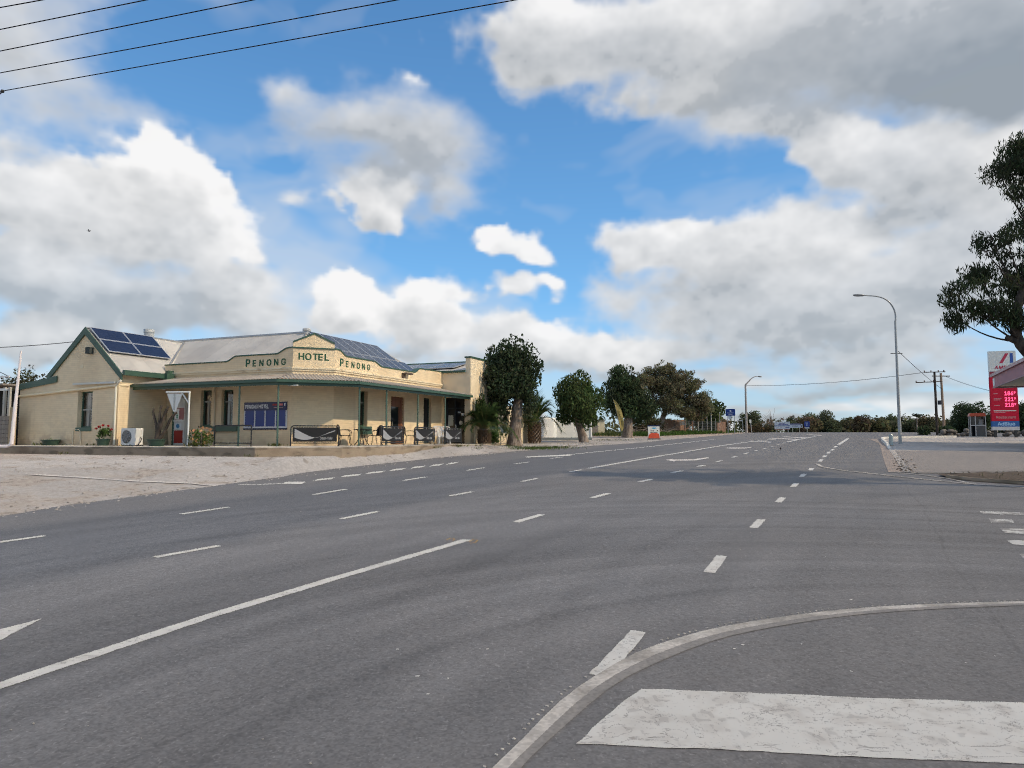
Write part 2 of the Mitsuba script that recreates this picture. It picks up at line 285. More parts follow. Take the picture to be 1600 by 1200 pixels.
def f_ground(p, n, uv):
    lat = p.x * .8925 - p.y * .451; al = p.x * .451 + p.y * .8925
    a = fbm(p.x * .25, p.y * .25, 5, 4); m = fbm(p.x * 1.6, p.y * 1.6, 2, 4); s = noise(p.x * 18, p.y * 18); s2 = noise(p.x * 7, p.y * 7, 4)
    streak = fbm(lat * .9 + 2 * a, al * .12, 6, 4)
    pale = mix((.355, .334, .322), (.30, .28, .268), smoothstep(.35, .65, a))
    c = mix(pale, (.29, .245, .21), smoothstep(.52, .72, m * .6 + streak * .45) * .55)
    c = mix(c, (.36, .29, .245), smoothstep(-25, -30, lat) * smoothstep(.3, .6, a) * .5)
    far = smoothstep(52, 66, p.y) * (1 - smoothstep(-13.5, -11, lat))
    c = mix(c, (.34, .25, .19), far * .6)
    c = mix(c, mix((.07, .085, .03), (.16, .13, .06), smoothstep(.4, .6, m)), smoothstep(64, 72, p.y) * (1 - smoothstep(-17.5, -15.5, lat + a)))
    c = mix(c, mix((.10, .10, .045), (.22, .17, .10), m), smoothstep(108, 125, p.y))
    c = mix(c, (.13, .11, .09), smoothstep(.70, .80, s2 * .55 + m * .5) * .6)
    nr = 1 - .8 * smoothstep(30, 55, p.y)
    return c * (.95 + nr * (.26 * (s - .5) + .14 * (s2 - .5)))
bump('ground_mat', proc(lambda p, n, uv: noise(p.x * 22, p.y * 22) * .6 + noise(p.x * 8, p.y * 8), eps=1e-2), .03, base_color=proc(f_ground), roughness=.95, specular=.1)
def f_fore(p, n, uv):
    a = fbm(p.x * .3, p.y * .3, 5, 4); m = fbm(p.x * 2, p.y * 2, 8); s = noise(p.x * 20, p.y * 20)
    return mix((.30, .275, .255), (.225, .21, .20), smoothstep(.35, .7, a)) * (.8 + .2 * m + .2 * s)
bsdf('forecourt_mat', base_color=proc(f_fore), roughness=.85, specular=.2)
def f_paver(p, n, uv):
    u = p.x * .8925 - p.y * .451; v = p.x * .451 + p.y * .8925
    x, y = (u + v) * .7071 / .12, (v - u) * .7071 / .24
    y = y + .5 * (dr.floor(x) - 2 * dr.floor(x / 2))
    fx, fy = x - dr.floor(x), y - dr.floor(y)
    j = smoothstep(.02, .10, fx) * smoothstep(.01, .05, fy)
    t = cell_rand(dr.floor(x), dr.floor(y)); a = fbm(p.x * .4, p.y * .4, 5)
    return mix((.10, .09, .08), mix((.235, .21, .195), (.18, .162, .152), t * .6 + a * .5), j)
bsdf('paver_mat', base_color=proc(f_paver), roughness=.85, specular=.2)
def f_soil(p, n, uv):
    m = fbm(p.x * 3, p.y * 3, 2, 4); s = noise(p.x * 24, p.y * 24)
    return mix((.115, .09, .072), (.07, .058, .048), m) * (.7 + .6 * s)
bsdf('soil_mat', base_color=proc(f_soil), roughness=.95, specular=.1)
def brick(p, n):
    u = dr.select(dr.abs(n.x * .385 + n.y * .923) > .8, p.x * -.923 + p.y * .385, dr.select(dr.abs(n.x * -.923 + n.y * .385) > .8, p.x * .385 + p.y * .923, p.x * .924 + p.y * .38))
    row = p.z / .086; r = dr.floor(row); x = u / .24 + .5 * (r - 2 * dr.floor(r / 2)); fx = x - dr.floor(x); fy = row - r
    j = (.7 + .3 * smoothstep(0, .05, fx) * (1 - smoothstep(.95, 1, fx))) * smoothstep(0, .2, fy) * (1 - smoothstep(.8, 1, fy))
    return j, cell_rand(dr.floor(x), r, 4), u
def f_wall(p, n, uv):
    j, t, u = brick(p, n)
    a = fbm(u * .7, p.z * .7, 3, 4); b = fbm(u * 5, p.z * 5, 7)
    c = mix((.75, .61, .41), (.68, .54, .355), smoothstep(.35, .7, a)) * (.94 + .08 * t + .06 * (b - .5))
    c = c * (.90 + .10 * j)
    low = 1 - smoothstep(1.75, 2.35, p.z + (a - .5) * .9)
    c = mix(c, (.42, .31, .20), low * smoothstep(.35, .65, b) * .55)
    drip = smoothstep(.6, .8, fbm(u * 3.5, p.z * .35, 19, 4)) * .15
    return mix(c, (.40, .30, .19), drip)
bsdf('painted_brick', base_color=proc(f_wall), roughness=.6, specular=.3)
def f_plain(p, n, uv):
    a = fbm(p.x * .7, p.y * .7, p.z * .7, 4); b = fbm(p.x * 1.6, p.y * 1.6, p.z * .5 + 7, 3)
    c = mix((.74, .62, .44), (.67, .55, .38), smoothstep(.35, .7, a))
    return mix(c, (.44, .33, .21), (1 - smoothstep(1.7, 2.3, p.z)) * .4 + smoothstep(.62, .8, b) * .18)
bsdf('painted_render', base_color=proc(f_plain), roughness=.6, specular=.3)
bsdf('cream_trim', base_color=proc(lambda p, n, uv: mix((.70, .60, .43), (.40, .31, .20), smoothstep(.55, .75, fbm(p.x * 2.5, p.y * 2.5, p.z * 9, 4)) * .8)), roughness=.65, specular=.3)
bsdf('green_trim', base_color=proc(lambda p, n, uv: mix((.028, .072, .052), (.055, .105, .075), fbm(p.x * 3, p.y * 3, p.z * 8, 4))), roughness=.4, specular=.45)
def f_roof(p, n, uv):
    a = fbm(p.x * .6, p.y * .6, p.z, 4); b = fbm(p.x * 3, p.y * 3, p.z * 3)
    u = dr.select(dr.abs(n.x * -.923 + n.y * .385) > dr.abs(n.x * .385 + n.y * .923), p.x * .385 + p.y * .923, p.x * -.923 + p.y * .385)
    sheet = cell_rand(dr.floor(u / .76), 3); lap = u / .76 - dr.floor(u / .76)
    return (.90 + .10 * sheet + .06 * (smoothstep(0, .12, lap) - 1)) * mix((.50, .475, .44), (.43, .405, .375), smoothstep(.35, .7, a)) * (.94 + .12 * b)
bsdf('roof_sheet', base_color=proc(f_roof), roughness=.6, metallic=.1, specular=.35)
def f_veroof(p, n, uv):
    a = fbm(p.x * .6, p.y * .6, p.z, 4); b = fbm(p.x * 4, p.y * 4, p.z * 4, 4)
    return mix(mix((.36, .32, .275), (.28, .24, .205), smoothstep(.35, .7, a)), (.26, .15, .09), smoothstep(.6, .75, b) * .5)
bsdf('veranda_sheet', base_color=proc(f_veroof), roughness=.6, metallic=.15, specular=.35)
def f_solar(p, n, uv):
    # cell grid in the panel's own axes is carried by its uv
    x, y = uv.x * 5, uv.y * 10
    fx, fy = x - dr.floor(x), y - dr.floor(y)
    j = smoothstep(.0, .05, fx) * (1 - smoothstep(.95, 1, fx)) * smoothstep(0, .05, fy) * (1 - smoothstep(.95, 1, fy))
    t = cell_rand(dr.floor(x), dr.floor(y), dr.floor(p.x * 1.2))
    return mix((.022, .030, .062), mix((.011, .015, .038), (.015, .021, .052), t), j)
bsdf('solar_plain', base_color={'type': 'rgb', 'value': [.014, .018, .036]}, roughness=.2, specular=.5)
bsdf('solar_cell', base_color=proc(f_solar), roughness=.16, specular=.5)
def f_bark(p, n, uv):
    a = fbm(p.x * 6, p.y * 6, p.z * 2.2, 4); b = fbm(p.x * 18, p.y * 18, p.z * 5, 3)
    return mix(mix((.19, .15, .12), (.30, .25, .21), smoothstep(.4, .65, a)), (.09, .065, .05), smoothstep(.52, .66, b) * .8)
bsdf('bark_dark', base_color=proc(lambda p, n, uv: mix((.082, .066, .054), (.04, .033, .029), smoothstep(.4, .65, fbm(p.x * 10, p.y * 10, p.z * 4, 4)))), roughness=.9, specular=.15)
bump('bark', proc(lambda p, n, uv: fbm(p.x * 14, p.y * 14, p.z * 4, 4), eps=1e-2), .06, base_color=proc(f_bark), roughness=.9, specular=.15)
def f_timber(p, n, uv):
    a = fbm(p.x * 5, p.y * 5, p.z * 1.0, 4); b = fbm(p.x * 25, p.y * 25, p.z * 2.5, 3)
    return mix((.17, .15, .135), (.30, .26, .22), a) * (.7 + .6 * b)
bsdf('timber', base_color=proc(f_timber), roughness=.9, specular=.15)
def f_rust(p, n, uv):
    a = fbm(p.x * 3, p.y * 3, p.z * 1.5, 4)
    return mix((.22, .115, .075), (.36, .25, .19), a) * (.75 + .5 * noise(p.x * 14, p.y * 14, p.z * 3))
bsdf('rust', base_color=proc(f_rust), roughness=.85, specular=.2)
CREAM, GREEN, BLACK, WHITE, GALV = (.68, .60, .43), (.03, .075, .052), (.016, .016, .018), (.76, .75, .72), (.36, .38, .39)
# ---------------------------------------------------------------- ground, road, forecourt
D = {"dash_a": [[[-7.96, 10.57], [-7.47, 11.4]], [[-6.4, 13.76], [-5.87, 14.75]], [[-4.74, 16.9], [-4.22, 18.09]], [[-3.12, 20.31], [-2.59, 21.42]], [[-1.5, 23.77], [-0.99, 24.83]], [[0.1, 26.61], [0.65, 27.6]], [[1.61, 29.59], [2.22, 30.67]]], "dash_b": [[[-4.87, 9.75], [-4.34, 10.57]], [[-3.16, 13.16], [-2.66, 14.11]], [[-1.47, 16.67], [-0.97, 17.52]], [[0.27, 20.03], [0.76, 20.98]], [[1.88, 23.15], [2.37, 24.03]]], "dash_c": [[[0.07, 12.78], [0.58, 13.72]], [[1.84, 16.31], [2.34, 17.19]], [[3.58, 19.95], [4.07, 20.68]], [[5.17, 22.89], [5.66, 23.57]], [[6.66, 25.4], [7.07, 25.99]], [[8.06, 27.84], [8.42, 28.38]], [[9.45, 30.37], [9.85, 31.02]], [[10.84, 33.0], [11.28, 33.78]], [[12.11, 35.29], [12.48, 35.89]], [[13.34, 37.5], [13.65, 37.98]], [[14.63, 39.9], [14.92, 40.38]], [[15.91, 42.42], [16.31, 43.07]], [[17.14, 44.74], [17.55, 45.37]]], "dash_d": [[[0.65, 5.46], [1.15, 6.52]], [[2.43, 8.84], [2.89, 9.84]], [[4.12, 12.16], [4.58, 13.08]], [[5.81, 15.52], [6.24, 16.37]], [[7.37, 18.62], [7.83, 19.54]], [[8.74, 21.42], [9.25, 22.43]], [[10.01, 23.77], [10.46, 24.69]], [[12.1, 27.84], [12.75, 29.12]], [[13.42, 30.45], [14.09, 31.79]], [[14.77, 33.1], [15.53, 34.6]], [[16.16, 35.77], [16.92, 37.23]], [[17.76, 38.91], [18.69, 40.7]]], "line_big": [[-3.83, 5.05], [-3.72, 5.27], [-2.97, 6.95], [-2.13, 8.51], [-0.69, 11.06]], "line_sol": [[2.66, 24.56], [5.25, 29.05], [8.17, 34.05], [12.42, 41.54], [16.19, 47.64], [20.01, 53.2]], "line_right": [[19.6, 42.42], [22.36, 47.64], [26.12, 54.89]], "line_hatch": [[18.1, 46.47], [21.38, 52.41], [26.28, 61.03]], "line_left": [[0.61, 30.58], [2.31, 31.88], [7.02, 38.77], [10.44, 44.33], [15.06, 52.41]], "wedge": [[[0.6, 30.33], [0.62, 30.93], [2.64, 32.4], [2.65, 31.46]], [[-5.75, 19.32], [-6.3, 19.39], [-6.35, 19.95], [-5.78, 19.95]]], "holdbars": [[[-5.66, 20.18], [-5.67, 20.74], [-5.29, 21.3], [-5.29, 20.7]], [[-5.16, 21.32], [-5.15, 21.95], [-4.73, 22.48], [-4.75, 21.82]], [[-4.63, 22.39], [-4.61, 23.08], [-4.2, 23.62], [-4.24, 22.89]], [[-4.1, 23.42], [-4.06, 24.18], [-3.67, 24.77], [-3.73, 23.97]], [[-3.53, 24.45], [-3.47, 25.28], [-3.13, 25.81], [-3.2, 24.94]], [[-2.98, 25.34], [-2.89, 26.23], [-2.56, 26.74], [-2.66, 25.81]], [[-2.47, 26.23], [-2.36, 27.2], [-2.08, 27.67], [-2.19, 26.67]]], "faint_lot": [[-13.51, 19.68], [-12.33, 19.51], [-10.29, 19.32], [-8.82, 19.55], [-7.48, 18.85]], "lot_edge_mark": [[-7.38, 19.13], [-6.31, 19.42]], "curve_out": [[-0.2, 3.9], [-0.12, 4.07], [0.0, 4.3], [0.21, 4.75], [0.46, 5.21], [0.75, 5.62], [1.06, 6.0], [1.4, 6.29], [1.74, 6.54], [2.45, 6.9], [3.19, 7.18], [3.93, 7.36], [5.37, 7.53], [6.85, 7.68], [9.5, 7.95], [16, 8.35]], "curve_in": [[-0.03, 3.9], [0.05, 4.09], [0.3, 4.55], [0.55, 4.98], [0.83, 5.39], [1.14, 5.72], [1.5, 6.06], [2.0, 6.43], [2.53, 6.7], [3.09, 6.94], [3.82, 7.15], [5.25, 7.37], [6.71, 7.53], [9.5, 7.83], [16, 8.23]], "bigbar": [[0.93, 5.21], [1.81, 5.12], [2.66, 5.03], [9.2, 4.52], [8.5, 3.66], [2.21, 4.19], [1.13, 4.31], [0.38, 4.37], [0.53, 4.61], [0.74, 4.95]], "worn": [[[9.29, 14.15], [10.05, 13.97], [10.92, 13.8], [10.66, 13.47], [9.81, 13.64], [9.13, 13.8]], [[8.81, 13.16], [9.19, 13.08], [8.96, 12.71], [8.55, 12.71]], [[8.28, 12.1], [8.69, 12.1], [9.12, 12.1], [8.74, 11.6], [8.28, 11.54], [8.06, 11.66]], [[7.64, 11.03], [8.27, 10.98], [7.85, 10.42], [7.48, 10.67]], [[7.08, 9.97], [7.58, 9.97], [7.26, 9.55], [6.92, 9.67]]], "arrows": [[[-4.83, 6.47], [-4.68, 6.58], [-4.51, 6.92], [-4.48, 6.47], [-4.45, 6.23], [-4.5, 6.05]], [[6.25, 28.82], [6.66, 29.43], [6.6, 28.97], [7.53, 29.2], [8.42, 30.41], [8.33, 29.91], [7.43, 28.52], [6.53, 28.3], [6.39, 27.95]], [[11.5, 38.26], [11.96, 38.84], [12.79, 38.69], [13.41, 39.59], [13.18, 38.91], [12.47, 37.84], [11.72, 37.84]]], "hatch": [[[16.43, 49.01], [16.61, 49.01], [17.26, 46.93], [16.76, 45.8]], [[20.11, 55.6], [20.57, 56.16], [21.42, 52.88], [20.67, 51.36]], [[22.93, 60.09], [23.33, 60.55], [23.76, 56.73], [22.98, 55.24]], [[28.46, 68.52], [28.85, 68.88], [29.48, 67.17], [28.53, 65.29]]], "rcurve": [[11.45, 26.61], [11.0, 25.11], [11.05, 23.52], [11.39, 22.57], [11.69, 21.48], [12.02, 20.59], [12.31, 19.77], [12.64, 19.09], [13.26, 18.39], [13.74, 17.73]], "rcurve2": [[12.34, 22.66], [12.7, 22.12], [12.81, 20.88], [12.59, 19.6]], "roadleft": [[-9.81, 13.64], [-9.51, 15.1], [-8.95, 16.55], [-8.22, 18.24], [-7.57, 19.51], [-7.05, 21.69], [-6.41, 23.64], [-4.87, 26.93], [-2.77, 30.67], [0.0, 34.6], [3.58, 39.51], [8.32, 45.91], [16.28, 59.86], [19.9, 66.52]], "rkerb": [[12.73, 23.03], [14.05, 25.69], [15.36, 28.3], [17.47, 32.5], [19.71, 37.03], [23.33, 44.33], [26.96, 51.65]], "gutter": [[12.23, 23.03], [14.02, 26.61], [16.53, 31.55], [20.03, 38.4], [23.55, 45.37]], "soil": [[12.84, 22.3], [14.24, 22.52], [16.56, 22.91], [18.92, 23.27], [14.86, 18.31], [13.84, 19.17], [13.2, 19.77], [12.88, 21.07]], "pt": {"puddle": [1.17, 37.03]}, "wires": [[[-10.4, 13.81, 9.0], [0.05, 10.81, 9.0]], [[-9.87, 13.08, 9.0], [-1.85, 10.81, 9.0]], [[-9.31, 12.31, 9.0], [-4.16, 10.81, 9.0]], [[-8.82, 11.63, 9.0], [-5.88, 10.81, 9.0]], [[-8.37, 11.01, 9.0], [-7.55, 10.81, 9.0]]], "gum": [[13.45, 18.0, 9.26, 0.5, 0.53], [12.79, 18.0, 8.88, 0.37, 0.25], [13.2, 18.0, 8.4, 0.37, 0.3], [13.9, 18.0, 9.78, 0.67, 0.67], [14.26, 18.0, 8.74, 0.83, 0.83], [12.5, 18.0, 7.17, 0.33, 0.22], [12.32, 18.0, 6.8, 0.22, 0.15], [12.85, 18.0, 7.34, 0.23, 0.13], [12.66, 18.0, 6.36, 0.5, 0.33], [13.24, 18.0, 6.22, 0.53, 0.5], [12.27, 18.0, 5.94, 0.33, 0.2], [11.74, 18.0, 5.79, 0.4, 0.22], [11.39, 18.0, 5.55, 0.28, 0.23], [11.52, 18.0, 5.07, 0.23, 0.33], [11.91, 18.0, 5.32, 0.37, 0.3], [12.33, 18.0, 5.38, 0.33, 0.3], [12.6, 18.0, 5.18, 0.37, 0.37], [13.01, 18.0, 5.05, 0.27, 0.33], [13.96, 18.0, 6.36, 0.75, 0.92], [14.03, 18.0, 7.63, 0.75, 0.67], [14.56, 18.0, 5.35, 0.75, 0.75], [15.08, 18.0, 8.4, 1.0, 1.17], [15.31, 18.0, 6.7, 1.0, 1.0]], "far": [[36.5, 108.0, 6.11, 2.16, 0], [30.0, 100.0, 4.54, 1.18, 2], [43.3, 118.0, 4.03, 1.93, 0], [51.5, 130.0, 5.89, 1.54, 1], [57.9, 138.0, 5.62, 3.51, 2], [63.2, 142.0, 6.63, 4.78, 0], [70.3, 146.0, 5.7, 3.98, 3], [69.3, 140.0, 6.57, 2.16, 2], [74.8, 144.0, 5.65, 3.01, 3], [81.5, 150.0, 6.21, 3.41, 0], [82.2, 145.0, 5.41, 2.9, 0], [82.9, 140.0, 5.93, 3.05, 3], [92.1, 150.0, 5.53, 3.0, 0], [82.7, 130.0, 5.89, 2.13, 0], [69.7, 150.0, 5.12, 2.73, 1], [53.9, 82.0, 6.09, 2.39, 4], [53.1, 84.0, 3.75, 1.15, 4], [60.6, 86.0, 5.35, 3.13, 4], [61.9, 84.0, 6.04, 2.29, 4], [40.7, 66.0, 2.66, 0.78, 4], [39.7, 68.0, 2.92, 0.62, 4], [-39.8, 58.0, 8.93, 2.0, 5], [-42.8, 60.0, 7.9, 1.09, 5], [-40.8, 62.0, 8.27, 1.13, 5], [10.4, 92.0, 4.33, 1.42, 1], [17.7, 88.0, 4.47, 2.0, 1], [22.7, 96.0, 4.43, 2.62, 0], [7.3, 100.0, 4.99, 2.73, 0]], "pp": {"bl0": [23.84, 79.0, 5.01], "bl1": [24.83, 79.0, 4.36], "lampb": [27.25, 83.0, 2.38], "lampt": [27.08, 83.0, 7.96], "lamph": [28.85, 83.0, 9.02], "u1t": [39.76, 66.0, 8.13], "u1b": [39.79, 66.0, 2.12], "u2t": [44.03, 72.0, 8.55], "u2b": [44.13, 72.0, 2.2], "xa0": [38.74, 66.0, 8.07], "xa1": [40.73, 66.0, 8.13], "xb0": [37.91, 66.0, 7.1], "xb1": [40.39, 66.0, 7.22], "s0": [41.7, 112.0, 4.43], "s1": [43.8, 112.0, 3.22], "s2": [44.71, 114.0, 4.27], "s3": [46.66, 114.0, 3.65], "s4": [45.97, 112.0, 4.54], "s5": [46.65, 112.0, 3.62], "band": [23.82, 43.4, 7.31], "wend": [41.16, 60.0, 5.87], "boothl": [38.13, 58.5, 2.0], "boothr": [39.34, 58.5, 3.86], "stand0": [-0.78, 45.5, 1.55], "stand1": [-0.37, 45.5, 2.82], "gl": [57.24, 100.0, 4.99]}, "survey": [[[-1.02, 11.03], [-0.97, 11.17], [-0.89, 11.12], [-0.91, 10.98]], [[-0.65, 10.9], [-0.61, 11.06], [-0.53, 11.01], [-0.56, 10.82], [-0.63, 10.77]]], "fleck": [[-0.71, 5.45], [-0.54, 5.51], [-0.6, 5.12], [-0.48, 5.41], [-0.96, 6.05], [-0.58, 6.0], [-0.27, 6.05], [-3.93, 11.84], [-3.93, 11.37], [-1.68, 9.88], [-0.21, 6.05], [1.97, 6.16], [1.87, 6.06], [2.48, 6.18], [2.6, 5.55], [3.93, 5.88], [3.6, 5.73], [5.35, 8.12], [4.05, 10.01], [4.3, 9.79], [3.59, 7.6]]}
def axis(*runs): return np.unique(np.round(np.concatenate([np.arange(*r) for r in runs]), 3))
gx = axis((-400, -60, 20), (-60, -34, 2), (-34, 2, .5), (2, 60, 2), (60, 420, 20)); gy = axis((-60, 10, 5), (10, 46, .5), (46, 130, 2), (130, 700, 30))
X, Y = np.meshgrid(gx, gy); lat_, al_ = lat_al(X, Y)
out_ = np.interp(al_, RL[:, 0], RL[:, 1]) - lat_
relief = (meshkit.fbm(np.stack([X * .8, Y * .8, X * 0], -1), 4, 5) - .5) * .035 * np.clip((out_ - .5) / 2, 0, 1) * (Y < 60)
Zg = T(X, Y) + relief - .035
idx = np.arange(X.size).reshape(X.shape)
gq = np.stack([idx[:-1, :-1], idx[:-1, 1:], idx[1:, 1:], idx[1:, :-1]], -1).reshape(-1, 4)
add('ground', (np.stack([X, Y, Zg], -1).reshape(-1, 3), gq), 'ground_mat', smooth=True, kind='structure', label='pale gravel lot, verge and plain around the road')
left = [from_la(RL[0, 1], -60)] + [np.array(p) for p in D['roadleft']] + [from_la(-12.7, 100), from_la(-12.7, 158)]
rough = []
ls = shapely.LineString(left); rr = np.random.default_rng(3)
for s in np.arange(0, ls.length, .8):
    q = ls.interpolate(s); jit = (meshkit.fbm(np.array([s * .5, 0, 0]), 4, 9) - .5) * .5
    rough.append((q.x + jit, q.y - jit * .4))
road_poly = Polygon(rough + [(150, 141), (150, -40), (-5, -60)]).buffer(0)
tag(add('road', drape(road_poly, 0), 'asphalt'), 'wide grey asphalt highway rising to a crest', kind='structure')
def ragged(shp, amp=.007, step=.035):
    shp = shp if isinstance(shp, shapely.Geometry) else Polygon(shp)
    c = np.array(shapely.segmentize(shp.exterior, step).coords)[:-1]; q = np.c_[c * 9, c[:, :1] * 0]
    return Polygon(c + np.c_[meshkit.fbm(q, 4, 3) - .5, meshkit.fbm(q, 4, 8) - .5] * amp * 4).buffer(0)
def mark(name, shp, bs='road_paint', off=.005, fn=None):
    ge = shp if isinstance(shp, shapely.Geometry) else Polygon(shp)
    if bs == 'road_paint' and ge.bounds[1] < 14: shp = ragged(ge)
    return add(name, drape(shp, off, fn=fn), bs, 'road')
for key, w in (('dash_a', .13), ('dash_b', .13), ('dash_c', .15), ('dash_d', .145)):
    for d in D[key]: mark('lane_dash', ribbon(d, w))
mark('lane_line', ribbon(D['line_big'], .15)); mark('lane_line', ribbon(D['line_sol'], .17)); mark('lane_line', ribbon(D['line_right'], .2))
mark('lane_line', ribbon(D['line_hatch'], .2), off=.009); mark('edge_line', ribbon(D['line_left'], .15))
for p in D['wedge'] + D['holdbars']: mark('give_way_bar', p)
mark('give_way_bar', D['bigbar'])
for p in D['worn']: mark('worn_bar', p, 'faded_paint')
for p in D['arrows']: mark('turn_arrow', p, 'road_paint' if p[0][1] < 14 else 'faded_lot')
for p in D['hatch']: mark('hatch_bar', p, 'faded_lot')
mark('edge_line', ribbon(D['rcurve'], .13), 'edge_strip', .012); mark('edge_line', ribbon(D['rcurve2'], .10), 'edge_strip', .016)
mark('edge_line', ribbon(D['lot_edge_mark'], .12))
bsdf('faded_lot', base_color=proc(lambda p, n, uv: mix((.47, .45, .435), (.39, .365, .35), smoothstep(.4, .6, fbm(p.x * 3, p.y * 3, 3, 4)))), roughness=.9, specular=.1)
lot = np.array(D['faint_lot'])
tag(add('lot_line', drape(ribbon(lot, .11), -.008, .5, lambda x, y: T(x, y)), 'faded_lot', 'ground'))
co, ci = np.array(D['curve_out']), np.array(D['curve_in'])
def dens(p): return spline(np.c_[p, p[:, 0] * 0], 60)[:, :2]
co, ci = dens(co), dens(ci); mid = co * .45 + ci * .55
mark('curved_edge_line', np.r_[co, mid[::-1]].tolist(), 'faded_edge' if 'faded_edge' in scene else 'edge_strip', .006)
mark('curved_seal', np.r_[mid, ci[::-1]].tolist(), 'seal_mat', .006)
for p in D['survey']: add('survey_mark', drape(ribbon(p, .018), .004), 'vc_matte', 'road', col=(.42, .22, .05))
rr = np.random.default_rng(31); fl = [drape(ragged(shapely.Point(x, y).buffer(rr.uniform(.006, .016), 3), .006, .01), .004) for x, y in D['fleck']]
add('paint_fleck', fl, 'road_paint', 'road', kind='stuff', label='a few small pale flecks on the asphalt')
nrm = np.c_[-(co[:, 1] - mid[:, 1]), co[:, 0] - mid[:, 0]]
ribs = []
cl = shapely.LineString(co); rr = np.random.default_rng(8)
for s in np.arange(.05, cl.length, .075):
    q, q2 = cl.interpolate(s), cl.interpolate(s + .02); t = np.array([q2.x - q.x, q2.y - q.y]); t /= np.linalg.norm(t) + 1e-9
    n_ = np.array([-t[1], t[0]]); c = np.array([q.x, q.y]) + n_ * (.05 + rr.uniform(-.004, .004))
    if rr.random() < .25: continue
    w, h = rr.uniform(.005, .010), rr.uniform(.007, .012)
    e = trimesh.creation.box(extents=[2 * w, 2 * h, .006]); m = np.eye(4); m[:2, 0], m[:2, 1] = t, n_; m[:3, 3] = [c[0], c[1], g(c[1]) + .004]; ribs.append(tf(e, m))
add('profile_rib', ribs, 'edge_strip', 'road', kind='stuff', label='row of small raised white ribs along the curved edge line')
rr = np.random.default_rng(2); chips = []
for _ in range(70):
    y = 4 + 22 * rr.random() ** 1.6; x = rr.uniform(-.75, .85) * y
    s = rr.uniform(.004, .011); e = trimesh.creation.icosphere(subdivisions=0, radius=s); e.apply_scale([1, rr.uniform(.6, 1.3), .5]); e.apply_translation([x, y, g(y) + s * .3]); chips.append(e)
add('loose_stone', chips, 'vc_matte', 'road', col=(.26, .24, .22), kind='stuff', label='scattered loose grit on the asphalt')
rk = np.array(D['rkerb']); gu = np.array(D['gutter'])
fc = [tuple(p) for p in rk] + [(28.2, 53.4), (30, 55.0), (36, 57.2), (75, 60), (75, 18.5), (16.4, 23.0), (13.0, 22.4)]
tag(add('forecourt', drape(fc, .016), 'forecourt_mat'), 'pale concrete forecourt beside the fuel canopy', kind='structure')
pv = Polygon(fc).buffer(-.25).intersection(sbox(5, 10, 60, 35.4))
add('paving', drape(pv, .024), 'paver_mat', 'forecourt')
add('gutter', drape([tuple(p) for p in gu] + [(27.2, 54)] + [tuple(p) for p in rk[::-1]], .008), 'gutter_mat', 'forecourt')
# raised kerb at the far tip only, flush crossover nearer
kp = spline(np.c_[np.array([[19.9, 37.4], [23.34, 44.35], [26.9, 51.5], [28.0, 53.3], [30.5, 55.2], [36, 57.4]]), np.zeros(6)], 30)[:, :2]
kv = []
for i, p in enumerate(kp):
    h = .15 * np.clip((p[1] - 38) / 4, 0, 1) + .012
    t = kp[min(i + 1, 29)] - kp[max(i - 1, 0)]; t = t / np.linalg.norm(t); n_ = np.array([t[1], -t[0]]); z = float(g(p[1]))
    kv.append([[*(p - .02 * n_), z], [*(p + .02 * n_), z + h], [*(p + .15 * n_), z + h], [*(p + .17 * n_), z]])
kv = np.array(kv).reshape(-1, 3); kf = [[i * 4 + j, (i + 1) * 4 + j, (i + 1) * 4 + j + 1, i * 4 + j + 1] for i in range(29) for j in range(3)]
tag(add('kerb', (kv, np.array(kf)), 'vc_matte', col=(.50, .48, .44)), 'low pale concrete kerb curving around the forecourt tip', kind='structure')
soil = Polygon([(12.9, 21.9), (16.5, 22.75), (40, 27.5), (40, 20), (17.5, 17.6), (14.89, 18.35), (13.22, 19.8)])
sx, sy = np.meshgrid(np.arange(12.5, 40, .25), np.arange(17.5, 28, .25)); cell = np.array([soil.boundary.distance(shapely.Point(a, b)) if soil.contains(shapely.Point(a, b)) else -.1 for a, b in zip(sx.ravel(), sy.ravel())]).reshape(sx.shape)
sz = g(sy) + np.clip(cell, -.1, .5) * .16 + .03 + (meshkit.fbm(np.stack([sx * 2, sy * 2, sx * 0], -1), 3, 4) - .5) * .08
si = np.arange(sx.size).reshape(sx.shape); sq = np.stack([si[:-1, :-1], si[:-1, 1:], si[1:, 1:], si[1:, :-1]], -1).reshape(-1, 4)
sq = sq[(cell.ravel()[sq] > -.05).sum(1) >= 3]
tag(add('garden_bed', (np.stack([sx, sy, sz], -1).reshape(-1, 3), sq), 'soil_mat', smooth=True), 'strip of bare brown soil with kerb beside the forecourt', kind='structure')
lowk = np.array([[12.9, 21.0], [13.1, 20.1], [13.9, 19.1], [14.89, 18.25], [16.2, 17.7], [40, 17.0]])
add('kerb_edge', tube(np.c_[lowk, g(lowk[:, 1]) + .03], .085, 6), 'concrete', 'garden_bed')
rr = np.random.default_rng(71); st = []
for _ in range(900):
    al = rr.uniform(4, 40); d = rr.normal() * .35 if rr.random() < .55 else rr.uniform(0, 7); q = from_la(np.interp(al, RL[:, 0], RL[:, 1]) - d, al); z = float(T(*q)) + (-.02 if d > 0 else .0)
    e = trimesh.creation.icosphere(subdivisions=0, radius=rr.uniform(.012, .04)); e.apply_scale([1, rr.uniform(.6, 1.3), rr.uniform(.4, .7)]); e.apply_transform(trimesh.transformations.rotation_matrix(rr.uniform(0, 6), [0, 0, 1])); e.apply_translation([*q, z]); st.append(e)
